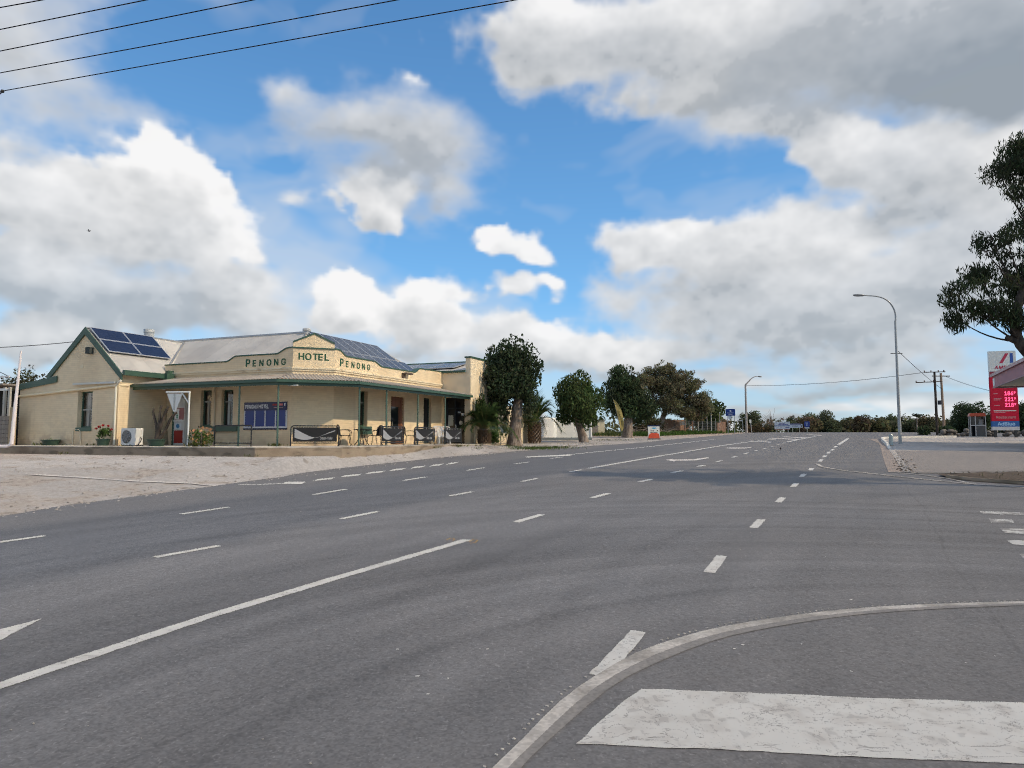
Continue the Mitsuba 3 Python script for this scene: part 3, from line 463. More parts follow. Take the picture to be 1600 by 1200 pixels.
add('gravel', st, 'vc_matte', col=np.repeat(np.array([.33, .30, .275]) * rr.uniform(.55, 1.25, (900, 1)), 12, 0), kind='stuff', label='loose gravel stones along the left road edge and lot')
# ---------------------------------------------------------------- hotel
FL, FR = frame(O, -L, Z), frame(O, R, Z)
FC = frame(O + 1.207 * L, (R - L), Z); FRET = frame(O + 8.35 * L, R, Z); FG = frame(O - 2.45 * R, -L, Z)
FS = frame(O + 10.92 * R, -L, Z); FA = frame(O - 1.75 * L, R, Z)
H = thing('hotel', 'cream brick country hotel with green trim, stepped parapet, lettering and corner veranda', 'hotel')
def scurve(p, q, n=10):
    t = np.linspace(0, 1, n); s = t * t * (3 - 2 * t)
    return [(p[0] + (q[0] - p[0]) * a, p[1] + (q[1] - p[1]) * b) for a, b in zip(t, s)]
topL = [(-8.52, 5.27), (-4.85, 5.28)] + scurve((-4.85, 5.28), (-4.28, 5.5))[1:] + [(-2.1, 5.5)] + scurve((-2.1, 5.5), (-1.45, 5.73))[1:] + [(-1.207, 5.75)]
topR = [(1.207, 5.75), (1.5, 5.75)] + scurve((1.5, 5.75), (2.08, 5.52))[1:] + [(4.2, 5.52)] + scurve((4.2, 5.52), (4.9, 5.32))[1:] + [(7.9, 5.32)] + scurve((7.9, 5.32), (8.5, 5.56))[1:] + [(10.92, 5.6)]
topC = [(0, 5.97), (.853, 6.36), (1.707, 5.97)]
def rect(x0, x1, z0, z1): return [(x0, z0), (x1, z0), (x1, z1), (x0, z1)]
winL = [(-6.26, -5.64, 2.5, 4.08), (-5.06, -4.4, 2.47, 4.06)]; openR = [(3.1, 3.74, 2.48, 4.1), (5.72, 6.95, 1.66, 3.99), (8.9, 9.7, 1.66, 4.08)]
def wall(m, outline, holes=(), th=.26, bs='painted_brick'):
    p = Polygon(outline, [rect(*h) for h in holes]); return add('wall', prism(p, m, -th, 0), bs, H)
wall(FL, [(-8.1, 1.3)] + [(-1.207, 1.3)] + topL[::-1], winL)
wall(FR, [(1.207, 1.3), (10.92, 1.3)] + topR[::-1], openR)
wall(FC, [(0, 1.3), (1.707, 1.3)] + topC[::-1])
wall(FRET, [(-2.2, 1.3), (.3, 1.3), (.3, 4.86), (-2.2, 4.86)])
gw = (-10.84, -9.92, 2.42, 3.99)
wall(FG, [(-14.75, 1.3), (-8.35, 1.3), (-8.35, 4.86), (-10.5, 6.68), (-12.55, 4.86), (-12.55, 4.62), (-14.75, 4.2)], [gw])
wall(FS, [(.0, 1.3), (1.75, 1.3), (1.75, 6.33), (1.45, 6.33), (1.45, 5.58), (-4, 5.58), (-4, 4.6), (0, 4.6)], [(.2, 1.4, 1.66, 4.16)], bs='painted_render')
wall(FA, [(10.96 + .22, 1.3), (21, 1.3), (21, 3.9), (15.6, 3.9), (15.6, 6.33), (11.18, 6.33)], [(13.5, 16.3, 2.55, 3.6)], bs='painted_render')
add('wall', prism(rect(-.26, 6, 1.3, 3.9), frame(O - 1.75 * L + 21 * R, L, Z), -.2, 0), 'painted_brick', H)
for q in ((5.6, 14.6, 5.45, 5.65), (5.45, 5.65, 5.65, 10.9), (14.4, 14.6, .3, 5.45)): add('wall', lb(*q, 1.3, 4.95), 'painted_render', H)
add('wall', lb(14.5, 14.75, -2.2, 6, 1.3, 4.2), 'painted_brick', H)
def coping(m, top, w=.055, d0=-.30, d1=.035):
    up = [(x, z + w) for x, z in top]; return add('coping', prism(list(top) + up[::-1], m, d0, d1), 'green_trim', H)
coping(FL, topL); coping(FR, topR); coping(FC, topC, .07)
add('coping', prism(rect(-.03, 1.74, 5.735, 5.79), FC, 0, .05), 'green_trim', H)
coping(FA, [(10.9, 6.33), (15.6, 6.33)], .09, -.34, .05); add('coping', prism(rect(1.40, 1.80, 6.33, 6.42), FS, -.02, .05), 'green_trim', H)
def cornice(m, x0, x1):
    add('cornice', cat_([prism(rect(x0, x1, 4.86, 4.93), m, 0, .10), prism(rect(x0, x1, 4.78, 4.86), m, 0, .055)]), 'cream_trim', H)
cornice(FL, -8.1, -1.207 + .04); cornice(FC, -.03, 1.737); cornice(FR, 1.207 - .04, 10.9)
# roofs of corrugated sheet
def corrugated(P, udir, pitch=.19, amp=0.0):
    if amp == 0: return trimesh.Trimesh(np.asarray(P, float), [[0, i, i + 1] for i in range(1, len(P) - 1)], process=False)
    P = np.asarray(P, float); u = np.asarray(udir, float); u = u / np.linalg.norm(u)
    n = np.cross(P[1] - P[0], P[2] - P[0]); n /= np.linalg.norm(n); n = n if n[2] > 0 else -n; v = np.cross(n, u)
    q = np.c_[(P - P[0]) @ u, (P - P[0]) @ v]; us = np.unique(np.r_[np.arange(q[:, 0].min(), q[:, 0].max(), pitch / 6), q[:, 0]]); us = us[np.r_[True, np.diff(us) > 1e-5]]
    lo, hi = [], []
    for x in us:
        vs = []
        for i in range(len(q)):
            a, b = q[i], q[(i + 1) % len(q)]
            if min(a[0], b[0]) - 1e-9 <= x <= max(a[0], b[0]) + 1e-9:
                if abs(b[0] - a[0]) < 1e-9: vs += [a[1], b[1]]
                else: vs.append(a[1] + (b[1] - a[1]) * (x - a[0]) / (b[0] - a[0]))
        lo.append(min(vs)); hi.append(max(vs))
    w = amp * np.sin(2 * np.pi * us / pitch)
    mk = lambda vv: P[0] + us[:, None] * u + np.array(vv)[:, None] * v + w[:, None] * n
    V = np.vstack([mk(lo), mk(hi)]); k = len(us); i = np.arange(k - 1)
    return trimesh.Trimesh(V, np.vstack([np.c_[i, i + 1, i + 1 + k], np.c_[i, i + 1 + k, i + k]]), process=False)
ZE, ZR = 5.05, 6.9
def roof(P, ud, bs='roof_sheet', name='roof', **k): return add(name, corrugated([W(*p) for p in P], ud, **k), bs, H, smooth=k.get('amp', 0) > 0)
roof([(14.6, .28, ZE), (1.3, .28, ZE), (3, 3, ZR), (14.6, 3, ZR)], L)
roof([(1.3, .28, ZE), (.28, 1.3, ZE), (3, 3, ZR)], R - L)
roof([(.28, 1.3, ZE), (.28, 10.6, ZE), (3, 8.7, ZR), (3, 3, ZR)], R)
roof([(.28, 10.6, ZE), (5.7, 10.6, ZE), (3, 8.7, ZR)], L)
roof([(14.6, 3, ZR), (3, 3, ZR), (5.7, 5.7, ZE), (14.6, 5.7, ZE)], L); roof([(3, 3, ZR), (3, 8.7, ZR), (5.7, 10.6, ZE), (5.7, 5.7, ZE)], R)
roof([(8.05, -2.52, 4.66), (8.05, 5.6, 4.66), (10.5, 5.6, 6.78), (10.5, -2.52, 6.78)], R)
roof([(10.5, -2.52, 6.78), (10.5, 5.6, 6.78), (12.85, 5.6, 4.75), (12.85, -2.52, 4.75)], R)
roof([(12.2, -2.52, 4.70), (12.2, 5.6, 4.70), (14.9, 5.6, 4.36), (14.9, -2.52, 4.36)], R)
roof([(6, 10.9, 5.62), (-1.4, 10.9, 5.62), (-1.4, 14.2, 6.42), (6, 14.2, 6.42)], L)
roof([(6, 14.2, 6.42), (-1.4, 14.2, 6.42), (-1.4, 15.5, 6.1), (6, 15.5, 6.1)], L)
roof([(6, 15.5, 3.95), (-1.6, 15.5, 3.95), (-1.6, 21, 3.85), (6, 21, 3.85)], R)
VP = dict(bs='veranda_sheet', name='veranda_roof', pitch=.14, amp=.016)
roof([(8.33, -1.87, 4.285), (.37, -1.87, 4.285), (1.207, -.01, 4.66), (8.33, -.01, 4.66)], L, **VP)
roof([(.37, -1.87, 4.285), (-1.87, .37, 4.285), (-.01, 1.207, 4.66), (1.207, -.01, 4.66)], R - L, **VP)
roof([(-1.87, .37, 4.285), (-1.87, 10.9, 4.285), (-.01, 10.9, 4.66), (-.01, 1.207, 4.66)], R, **VP)
eave = [(-8.33, -1.85), (-.39, -1.85), (1.85, .39), (1.85, 10.9)]
gut = shapely.LineString(eave)
add('gutter', prism(gut.buffer(.07, cap_style='flat', join_style='mitre'), LOC, 4.15, 4.262), 'green_trim', H)
add('fascia', prism(gut.parallel_offset(.10, 'left', join_style=2).buffer(.02, cap_style='flat', join_style='mitre'), LOC, 4.04, 4.17), 'green_trim', H)
def capping(p, q, r=.07): return add('ridge_cap', rod(W(*p), W(*q), r, 8), 'vc_metal', H, smooth=True, col=(.42, .42, .41))
capping((14.6, 3, ZR), (3, 3, ZR)); capping((3, 3, ZR), (3, 8.7, ZR)); capping((3, 8.7, ZR), (.28, 10.6, ZE), .05); capping((3, 3, ZR), (1.3, .28, ZE), .04); capping((3, 3, ZR), (.28, 1.3, ZE), .04)
capping((10.5, -2.5, 6.79), (10.5, 3.2, 6.79), .05); capping((8.6, .2, 5.15), (10.5, 2.8, 6.79), .05)
def board(p, q, w, t=.045, name='barge_board', bs='green_trim'):
    p, q = W(*p), W(*q); u = (q - p) / np.linalg.norm(q - p); m = frame(p, u, np.cross(-R if abs(u @ R) < .5 else -L, u)); return add(name, bx(0, np.linalg.norm(q - p), -w, 0, -t, 0, m), bs, H)
add('barge_board', prism(Polygon([(-8.1, 4.70), (-10.5, 6.82), (-10.5, 6.50), (-8.1, 4.40)]), FG, .03, .085), 'green_trim', H); add('barge_board', prism(Polygon([(-10.503, 6.82), (-12.85, 4.78), (-12.85, 4.48), (-10.503, 6.50)]), FG, .03, .083), 'green_trim', H)
add('barge_board', prism(Polygon([(-12.2, 4.72), (-14.9, 4.40), (-14.9, 4.14), (-12.2, 4.44)]), FG, .03, .08), 'green_trim', H)
add('gutter', lb(7.95, 8.09, -2.5, -.1, 4.62, 4.84), 'green_trim', H); add('gutter', lb(-1.45, 5, 10.8, 10.9, 5.54, 5.66), 'green_trim', H)
add('ridge_cap', rod(W(6, 14.2, 6.46), W(-1.42, 14.2, 6.46), .09), 'green_trim', H)
add('ridge_vent', tf(lathe([(0, .14), (.16, .12), (.2, .08), (.2, .0), (.14, -.02), (.14, -.2), (0, -.2)], 16), trimesh.transformations.translation_matrix(W(2.95, 3.0, 6.98))), 'vc_gloss', H, col=(.42, .43, .44))
add('flue', tf(lathe([(0, 1.15), (.27, 1.15), (.27, .98), (.25, .98), (.25, 0), (0, 0)], 20), trimesh.transformations.translation_matrix(W(13.2, 3.0, 6.5))), 'vc_gloss', H, smooth=True, col=(.36, .38, .39))
# solar panels: aluminium frame with the cell sheet inside
def solar(o, u, v, w, h, bs='solar_plain'):
    m = frame(o, u, v)
    k = add('solar_panel', cat_([bx(0, w, 0, .03, 0, .04, m), bx(0, w, h - .03, h, 0, .04, m), bx(0, .03, .03, h - .03, 0, .04, m), bx(w - .03, w, .03, h - .03, 0, .04, m)]), 'vc_metal', H, col=(.62, .63, .65))
    P = np.array([[.03, .03, .032], [w - .03, .03, .032], [w - .03, h - .03, .032], [.03, h - .03, .032]]); uv = np.array([[0, 0], [1, 0], [1, 1], [0, 1.]])
    if w > h: uv = uv[:, ::-1]
    scene[num(k + '__cell_sheet')] = mikit.ply((P @ m[:3, :3].T + m[:3, 3], np.array([[0, 1, 2, 3]])), bs, uv=uv)
sl = W(10.5, 0, 6.78) - W(8.05, 0, 4.66); sv = sl / np.linalg.norm(sl); nn = np.cross(R, sv)
for c in range(2):
    for r_ in range(2):
        solar(W(10.5, -2.42, 6.78) - sv * (.06 + .87 * (r_ + 1)) + R * 1.62 * c + nn * .10, R, sv, 1.6, .85, 'solar_cell')
sr = W(3, 0, ZR) - W(.28, 0, ZE); sru = sr / np.linalg.norm(sr); nr = np.cross(R, sru)
for c in range(7): solar(W(3, 2.95, ZR) - sru * (.05 + 1.6) + R * .83 * c + nr * .09, R, sru, .81, 1.58)
for c in range(8): solar(W(3, 2.55, ZR) - sru * (.07 + 3.2) + R * .83 * (c + .3) + nr * .09, R, sru, .81, 1.58)
sa = (W(0, 14.2, 6.42) - W(0, 10.9, 5.62)); sa /= np.linalg.norm(sa); na = np.cross(-L, sa)
for c in range(3):
    for r_ in range(2): solar(W(4.6 - 1.65 * c, 10.9, 5.62) + sa * (.9 + 1.0 * r_) + na * .08, -L, sa, 1.6, .95)
# openings
def window(m, x0, x1, z0, z1, sill=None, mull=True, frame_bs='green_trim', d=-.16, trans=None, blind=True):
    f = .055
    k = add('window', cat_([prism(rect(x0, x0 + f, z0, z1), m, d - .05, d), prism(rect(x1 - f, x1, z0, z1), m, d - .05, d), prism(rect(x0 + f, x1 - f, z1 - f, z1), m, d - .05, d), prism(rect(x0 + f, x1 - f, z0, z0 + f), m, d - .05, d)]), frame_bs, H)
    tr = trans or (z0 + .68 * (z1 - z0))
    add('sash', cat_([prism(rect(x0 + f, x1 - f, tr - .03, tr + .03), m, d - .045, d - .006)] + ([prism(rect((x0 + x1) / 2 - .02, (x0 + x1) / 2 + .02, z0 + f, tr - .03), m, d - .045, d - .006)] if mull else [])), 'vc_matte', k, col=(.33, .33, .31))
    P = np.array([[x0 + f, z0 + f, d - .035], [x1 - f, z0 + f, d - .035], [x1 - f, z1 - f, d - .035], [x0 + f, z1 - f, d - .035]]); add('pane', (P @ m[:3, :3].T + m[:3, 3], np.array([[0, 1, 2, 3]])), 'clear_pane', k)
    w = (x1 - x0) * .30; cx = np.linspace(0, w, 9)
    for sx in (x0 + f, x1 - f - w):
        pl = [(sx + x, d - .16 - .02 * math.cos(i * math.pi)) for i, x in enumerate(cx)]; v = np.array([[x, z, y] for x, y in pl for z in (z0, z1)]); add('curtain', (v @ m[:3, :3].T + m[:3, 3], np.array([[2 * i, 2 * i + 2, 2 * i + 3, 2 * i + 1] for i in range(8)])), 'vc_matte', k, col=(.30, .275, .235))
    add('unlit_room_sheet', prism(rect(x0 - 1.4, x1 + 1.4, max(z0 - .6, 1.5), z1 + .3), m, d - 1.0, d - .95), 'vc_matte', k, col=(.035, .032, .03))  # near-black sheet behind the pane, darkness of the room put into its colour
    if sill: add('sill', prism(rect(x0 - sill[0], x1 + sill[0], z0 - sill[1], z0), m, d - .05, sill[2]), 'green_trim', k)
window(FL, *winL[0], sill=(.05, .08, .06), frame_bs='vc_matte' if False else 'green_trim'); window(FL, *winL[1], sill=(.38, .22, .16))
window(FG, *gw, sill=(.02, .16, .05), d=-.2, trans=3.2)
window(FR, *openR[0], sill=(.05, .36, .22), d=-.2); window(FA, 13.5, 16.3, 2.55, 3.6, sill=(.1, .08, .06))
bsdf('door_timber', base_color=proc(lambda p, n, uv: mix((.20, .085, .045), (.12, .05, .03), fbm(p.x * 12, p.y * 12, p.z * 1.5, 4))), roughness=.5, specular=.4)
dk = add('door', cat_([prism(rect(5.72, 5.84, 1.66, 3.99), FR, -.2, -.1), prism(rect(6.75, 6.95, 1.66, 3.99), FR, -.2, -.1), prism(rect(5.84, 6.75, 3.5, 3.99), FR, -.2, -.12), prism(rect(5.84, 5.94, 1.66, 3.5), FR, -.2, -.14), prism(rect(6.65, 6.75, 1.66, 3.5), FR, -.2, -.14), prism(rect(5.94, 6.65, 1.66, 2.1), FR, -.2, -.14)]), 'door_timber', H, label='reddish brown timber door with dark glass')
add('pane', prism(rect(5.94, 6.65, 2.1, 3.5), FR, -.18, -.165), 'dark_glass', dk); add('handle', prism(rect(6.0, 6.04, 2.55, 2.75), FR, -.14, -.10), 'vc_metal', dk, col=(.6, .55, .4))
dk = add('door', cat_([prism(rect(8.9, 8.99, 1.66, 4.08), FR, -.22, -.14), prism(rect(9.61, 9.7, 1.66, 4.08), FR, -.22, -.14), prism(rect(8.99, 9.61, 3.98, 4.08), FR, -.22, -.14), prism(rect(8.99, 9.61, 1.66, 1.9), FR, -.22, -.16)]), 'vc_gloss', H, col=(.03, .05, .05))
add('pane', prism(rect(8.99, 9.61, 1.9, 3.98), FR, -.2, -.185), 'dark_glass', dk)
dk = add('door', cat_([prism(rect(.2, .27, 1.66, 4.16), FS, -.2, -.08), prism(rect(1.33, 1.4, 1.66, 4.16), FS, -.2, -.08), prism(rect(.72, .78, 1.66, 4.09), FS, -.2, -.1), prism(rect(.27, 1.33, 4.09, 4.16), FS, -.2, -.08), prism(rect(.27, 1.33, 3.55, 3.61), FS, -.2, -.12), prism(rect(.27, 1.33, 1.66, 1.74), FS, -.2, -.12)]), 'vc_gloss', H, col=(.02, .03, .04), label='dark glazed entry door with notices stuck on it')
add('pane', prism(rect(.27, 1.33, 1.74, 4.09), FS, -.18, -.165), 'dark_glass', dk)
for x0, x1, z0, z1, c in ((.30, .62, 2.62, 3.2, (.42, .44, .40)), (.28, .42, 2.3, 2.7, (.35, .42, .40)), (1.12, 1.31, 3.18, 3.32, (.62, .66, .70)), (.9, 1.08, 3.32, 3.40, (.5, .52, .55))): add('notice', prism(rect(x0, x1, z0, z1), FS, -.165, -.158), 'vc_matte', dk, col=c)
add('notice', tf(trimesh.creation.cylinder(.115, .01, sections=24), FS @ trimesh.transformations.translation_matrix([1.1, 2.78, -.158])), 'vc_matte', dk, col=(.6, .6, .55)); add('handle', tf(trimesh.creation.capsule(.24, .02), FS @ trimesh.transformations.translation_matrix([.84, 2.55, -.06]) @ trimesh.transformations.rotation_matrix(-math.pi / 2, [1, 0, 0])), 'vc_metal', dk, col=(.7, .7, .7))
for a, b in ((2.46, -1.65), (.49, -1.65), (-1.65, .72), (-1.65, 2.75), (-1.65, 5.46), (-1.65, 8.2)):
    k = add('post', rod(W(a, b, 1.6), W(a, b, 4.12), .035, 10), 'vc_gloss', H, smooth=40, col=(.07, .13, .10)); add('base_plate', lb(a - .07, a + .07, b - .07, b + .07, 1.63, 1.65), 'vc_gloss', k, col=(.06, .11, .08))
def downpipe(pts, r=.04, col=CREAM): return add('downpipe', tube(pts, r, 8), 'vc_gloss', H, smooth=40, col=col)
downpipe([W(8.42, -2.51, 1.66), W(8.42, -2.51, 4.15), W(8.25, -2.56, 4.3), W(8.05, -2.6, 4.38)], .045, (.72, .67, .55)); downpipe([W(5.38, -.06, 1.66), W(5.38, -.06, 4.6)], .03, (.45, .38, .26)); downpipe([W(-1.82, 11.3, 1.5), W(-1.82, 11.3, 4.1)], .045, (.72, .64, .45)); downpipe([W(7.0, -.05, 1.66), W(7.0, -.05, 2.55)], .035)
add('waste_pipe', tube([W(14.7, -2.52, 3.86), W(8.4, -2.52, 4.19), W(8.3, -2.0, 4.22)], .055, 8), 'vc_gloss', H, smooth=40, col=(.70, .58, .38)); add('light_tube', bx(-11.05, -8.45, 4.28, 4.36, .03, .13, FG), 'vc_gloss', H, col=(.52, .51, .48))
add('vent_brick', bx(-10.75, -10.58, 5.02, 5.16, .002, .02, FG), 'cream_trim', H); add('floodlight', cat_([lb(7.8, 8.1, -.5, -.1, 4.42, 4.86), lb(7.95, 8.15, -.3, .05, 4.86, 5.0)]), 'green_trim', H); add('floodlight', cat_([bx(-10.25, -9.98, 5.62, 5.9, .02, .2, FG)]), 'vc_matte', H, col=(.05, .06, .06))
add('lamp', tf(trimesh.creation.icosphere(subdivisions=2, radius=.07), trimesh.transformations.translation_matrix(W(7.9, -.55, 4.16))), 'vc_gloss', H, smooth=True, col=(.8, .8, .78)); add('lamp', cat_([lb(-.15, .3, -1.35, -1.25, 4.02, 4.06)]), 'vc_gloss', H, col=(.75, .75, .72)); add('camera_bracket', cat_([bx(6.65, 6.85, 4.95, 5.2, 0, .12, FR), bx(6.65, 7.3, 5.14, 5.22, .1, .3, FR)]), 'vc_matte', H, col=(.12, .09, .07))
add('pipe_loop', tube([W(11.0, -2.49, 1.65), W(11.0, -2.49, 2.25), W(10.93, -2.49, 2.33), W(10.62, -2.49, 2.33), W(10.55, -2.49, 2.25), W(10.5, -2.49, 1.65)], .02, 6), 'vc_gloss', H, smooth=40, col=(.62, .54, .40))
def letters(txt, m, xs, y, hs, col=(.035, .095, .055), parent=H, depth=.008, name='letter', shear=0):
    for ch, x, h in zip(txt, xs, hs):
        e = meshkit.text_mesh(ch, h, depth, True); e.apply_translation([-e.bounds[0][0], 0, 0]); e2 = e.copy(); e2.apply_translation([.05 * h, .015 * h, .0004]); e = cat_([e, e2])
        if shear: e.vertices[:, 0] += shear * e.vertices[:, 1]
        e.apply_translation([x, y, .001]); add(name, tf(e, m), 'vc_matte', parent, col=col)
letters('PENONG', FR, [1.6, 2.02, 2.42, 2.83, 3.24, 3.63], 5.08, [.32, .26, .26, .26, .26, .26]); letters('PENONG', FL, [-3.74, -3.36, -3.0, -2.6, -2.2, -1.82], 5.04, [.31, .26, .26, .26, .26, .26]); letters('HOTEL', FC, [.22, .49, .80, 1.03, 1.29], 5.26, [.27] * 5)
def text(txt, m, x, y, h, col, parent, w=None, bold=False, bs='vc_matte', shear=0, name='lettering', emit=None, depth=.004):
    e = meshkit.text_mesh(txt, h, depth, bold); e.apply_translation([-e.bounds[0][0], 0, .001])
    if shear: e.vertices[:, 0] += shear * e.vertices[:, 1]
    if w: e.vertices[:, 0] *= w / (e.bounds[1][0] - e.bounds[0][0])
    e.apply_translation([x, y, 0]); more = {'emitter': {'type': 'area', 'radiance': {'type': 'rgb', 'value': emit}}} if emit else {}
    return add(name, tf(e, m), bs, parent, col=col, **more)
# concrete platform in front of the hotel
plat = Polygon([(-17.5, -4.75), (.9, -4.35), (2.75, -1.9), (2.75, 12.5), (1.6, 12.5), (1.6, 10.8), (-.2, 10.8), (-.2, .2), (-8.2, .2), (-8.2, -2.3), (-17.5, -2.3)])
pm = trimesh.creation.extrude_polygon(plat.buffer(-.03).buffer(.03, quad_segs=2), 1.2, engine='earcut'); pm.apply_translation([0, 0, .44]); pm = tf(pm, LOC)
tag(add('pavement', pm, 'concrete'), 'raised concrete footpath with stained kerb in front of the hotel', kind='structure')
# ---------------------------------------------------------------- things on the pavement
FZ = 1.64
def atf(m, x, y, z=0): return m @ trimesh.transformations.translation_matrix([x, y, z])
# notice board on the front wall
nb = thing('notice_board', 'dark blue notice board with four panels and white lettering on the shaded brick wall', 'notice board')
NB = frame(W(0, -.0, 0), -L, Z); bsdf('blue_panel', base_color={'type': 'rgb', 'value': [.02, .042, .20]}, roughness=.3, specular=.5)
add('header', bx(-3.72, -1.44, 3.13, 3.48, .005, .05, NB), 'vc_gloss', nb, col=(.014, .017, .075))
for k in range(4): add('panel', bx(-3.68 + .56 * k, -3.68 + .56 * k + .5, 2.45, 3.13, .005, .035, NB), 'blue_panel', nb)
add('frame', cat_([bx(-3.72 + .56 * k - (.0 if k else 0), -3.68 + .56 * k + .02, 2.40, 3.12, .004, .048, NB) for k in range(5)] + [bx(-3.72, -1.44, 2.38, 2.45, .003, .049, NB)]), 'vc_gloss', nb, col=(.55, .55, .58)); add('base_rail', bx(-3.74, -1.42, 2.31, 2.38, .003, .06, NB), 'vc_gloss', nb, col=(.02, .025, .06))
text('PENONG HOTEL', NB, -3.66, 3.22, .155, (.80, .81, .85), nb, w=1.28, bold=True, depth=.054)
for x, w, z, h, c in ((-2.18, .24, 3.33, .07, (.35, .06, .06)), (-1.90, .26, 3.325, .08, (.62, .22, .22)), (-2.12, .5, 3.23, .03, (.45, .3, .3)), (-1.56, .06, 3.31, .12, (.7, .7, .75))): add('emblem', bx(x, x + w, z, z + h, .05, .054, NB), 'vc_matte', nb, col=c)
# banner barriers
def barrier(a0, b0, a1, b1, label, banner=True, group=None):
    k = thing('banner_barrier' if banner else 'pipe_barrier', label, 'barrier', group)
    p, q = W(a0, b0, FZ), W(a1, b1, FZ); w = np.linalg.norm(q - p); m = frame(p, q - p, Z); h = .80
    pts = [[0, 0, 0], [0, .3, 0], [0, h - .16, 0]] + [[.12 - .12 * math.cos(t), h - .12 + .12 * math.sin(t), 0] for t in np.linspace(0, math.pi / 2, 6)[1:]]
    pts += [[w - x, y, z] for x, y, z in pts[::-1]]
    if not banner: pts = [[0, 0, 0], [0, h - .03, 0], [.03, h, 0], [w - .03, h, 0], [w, h - .03, 0], [w, 0, 0]]
    add('frame', tf(cat_([tube(pts, .024, 8), rod([0, .13, 0], [w, .13, 0], .02)]), m), 'vc_gloss', k, smooth=40, col=BLACK)
    if banner:
        add('banner', bx(.07, w - .07, .18, h - .06, -.006, .006, m), 'vc_matte', k, col=(.018, .019, .022))
        x = np.linspace(.14, w - .14, 24); t = (x - x[0]) / (x[-1] - x[0])
        top = h - .12 - .34 * np.sin(np.clip(t / .56, 0, 1) * math.pi / 2) ** 1.2 * (t < .56) - (t >= .56) * (.34 - .30 * (np.clip(t - .56, 0, 1) / .44) ** .9)
        bot = .34 - .09 * np.sin(np.clip(t / .5, 0, 1) * math.pi) + np.clip((t - .45) / .55, 0, 1) ** 1.25 * .26; bot = np.minimum(bot, top - .01)
        add('wave', prism(np.c_[np.r_[x, x[::-1]], np.r_[top, bot[::-1]]], m, .006, .010), 'vc_matte', k, col=(.30, .31, .33))
        text('Coca-Cola', m, w * .60, .27, .10 * min(1, w / 1.6), (.34, .35, .37), k, w=w * .26, shear=.25, bold=True, depth=.010)
        for s in np.linspace(.12, w - .12, 7): pass
        add('tie', [bx(s - .006, s + .006, h - .08, h - .0, -.01, .026, m) for s in np.linspace(.16, w - .16, 6)], 'vc_matte', k, col=(.3, .3, .3), kind='stuff')
    return k
BG = 'banner barriers along the veranda'
barrier(-.17 + .0, -1.66, -1.46, -.37, 'wide black barrier banner with grey wave and script lettering at the veranda corner', group=BG)
barrier(-2.28, 1.4, -2.28, 3.15, 'short black wave banner barrier left of the reddish brown door', group=BG); barrier(-2.28, 4.1, -2.28, 5.95, 'short black wave banner barrier in the middle, just left of the white plastic chair', group=BG); barrier(-2.28, 6.95, -2.28, 8.8, 'short black wave banner barrier in front of the dark glazed entry', group=BG)
barrier(2.5, -2.85, .68, -2.85, 'open black pipe barrier without banner below the blue notice board', False)
def placed(m, meshes): return tf(cat_(meshes), m)
def cast_chair(a, b, rot, label, wide=.5):
    k = thing('garden_chair', label, 'chair', 'black cast metal veranda furniture'); m = trimesh.transformations.translation_matrix(W(a, b, FZ)) @ trimesh.transformations.rotation_matrix(rot, [0, 0, 1]); w = wide / 2
    add('seat', tf(tf(trimesh.creation.cylinder(1, .03, sections=20), np.diag([w, .23, 1, 1])), atf(m, 0, 0, .43)), 'vc_matte', k, smooth=40, col=BLACK)
    for sx in (-1, 1):
        for sy in (-1, 1): add('leg', tf(tube(spline([[sx * w * .7, sy * .16, .42], [sx * w * .95, sy * .2, .28], [sx * w * .85, sy * .22, .12], [sx * w * 1.1, sy * .27, 0]], 8), .016, 6), m), 'vc_matte', k, smooth=True, col=BLACK)
    arch = [[-w, -.22, .43], [-w * 1.02, -.26, .65], [-w * .7, -.29, .82], [0, -.30, .88], [w * .7, -.29, .82], [w * 1.02, -.26, .65], [w, -.22, .43]]
    slats = [rod([x, -.23, .44], [x * 1.05, -.28, .85 - .3 * abs(x / w) ** 2 * .3], .018, 6) for x in np.linspace(-w * .85, w * .85, 11)] + [tube(spline([[-w, -.25, z], [0, -.29, z + .04], [w, -.25, z]], 8), .022, 6) for z in (.52, .58, .64, .70, .76)]
    add('backrest', tf(cat_([tube(spline(arch, 18), .02, 6)] + slats), m), 'vc_matte', k, smooth=True, col=BLACK)
    add('back_panel', prism(Polygon([(-w * .95, .46), (w * .95, .46), (w * .98, .66), (w * .66, .80), (0, .86), (-w * .66, .80), (-w * .98, .66)]), m @ frame([0, -.235, 0], [1, 0, 0], [0, -.12, 1]), 0, .015), 'vc_matte', k, col=BLACK)
    for sx in (-1, 1): add('armrest', tf(tube(spline([[sx * w, -.25, .64], [sx * w * 1.08, 0, .67], [sx * w * 1.05, .2, .62], [sx * w * .95, .2, .43]], 8), .016, 6), m), 'vc_matte', k, smooth=True, col=BLACK)
VA = math.atan2(R[1], R[0])
cast_chair(-.95, .75, VA - 2.4, 'black cast metal garden chair left of the round table, right of the wide banner barrier'); cast_chair(-.85, 3.05, VA + .3, 'black cast metal garden bench right of the round table, below the first window', .85)
cast_chair(-.75, 6.3, VA - 2.6, 'dark garden chair in the shade right of the reddish brown door', .5)
tb = thing('garden_table', 'small black round table with curved legs at the veranda post', 'table'); tm = trimesh.transformations.translation_matrix(W(-.95, 1.95, FZ))
add('tabletop', tf(trimesh.creation.cylinder(.36, .03, sections=28), atf(tm, 0, 0, .69)), 'vc_matte', tb, smooth=40, col=BLACK)
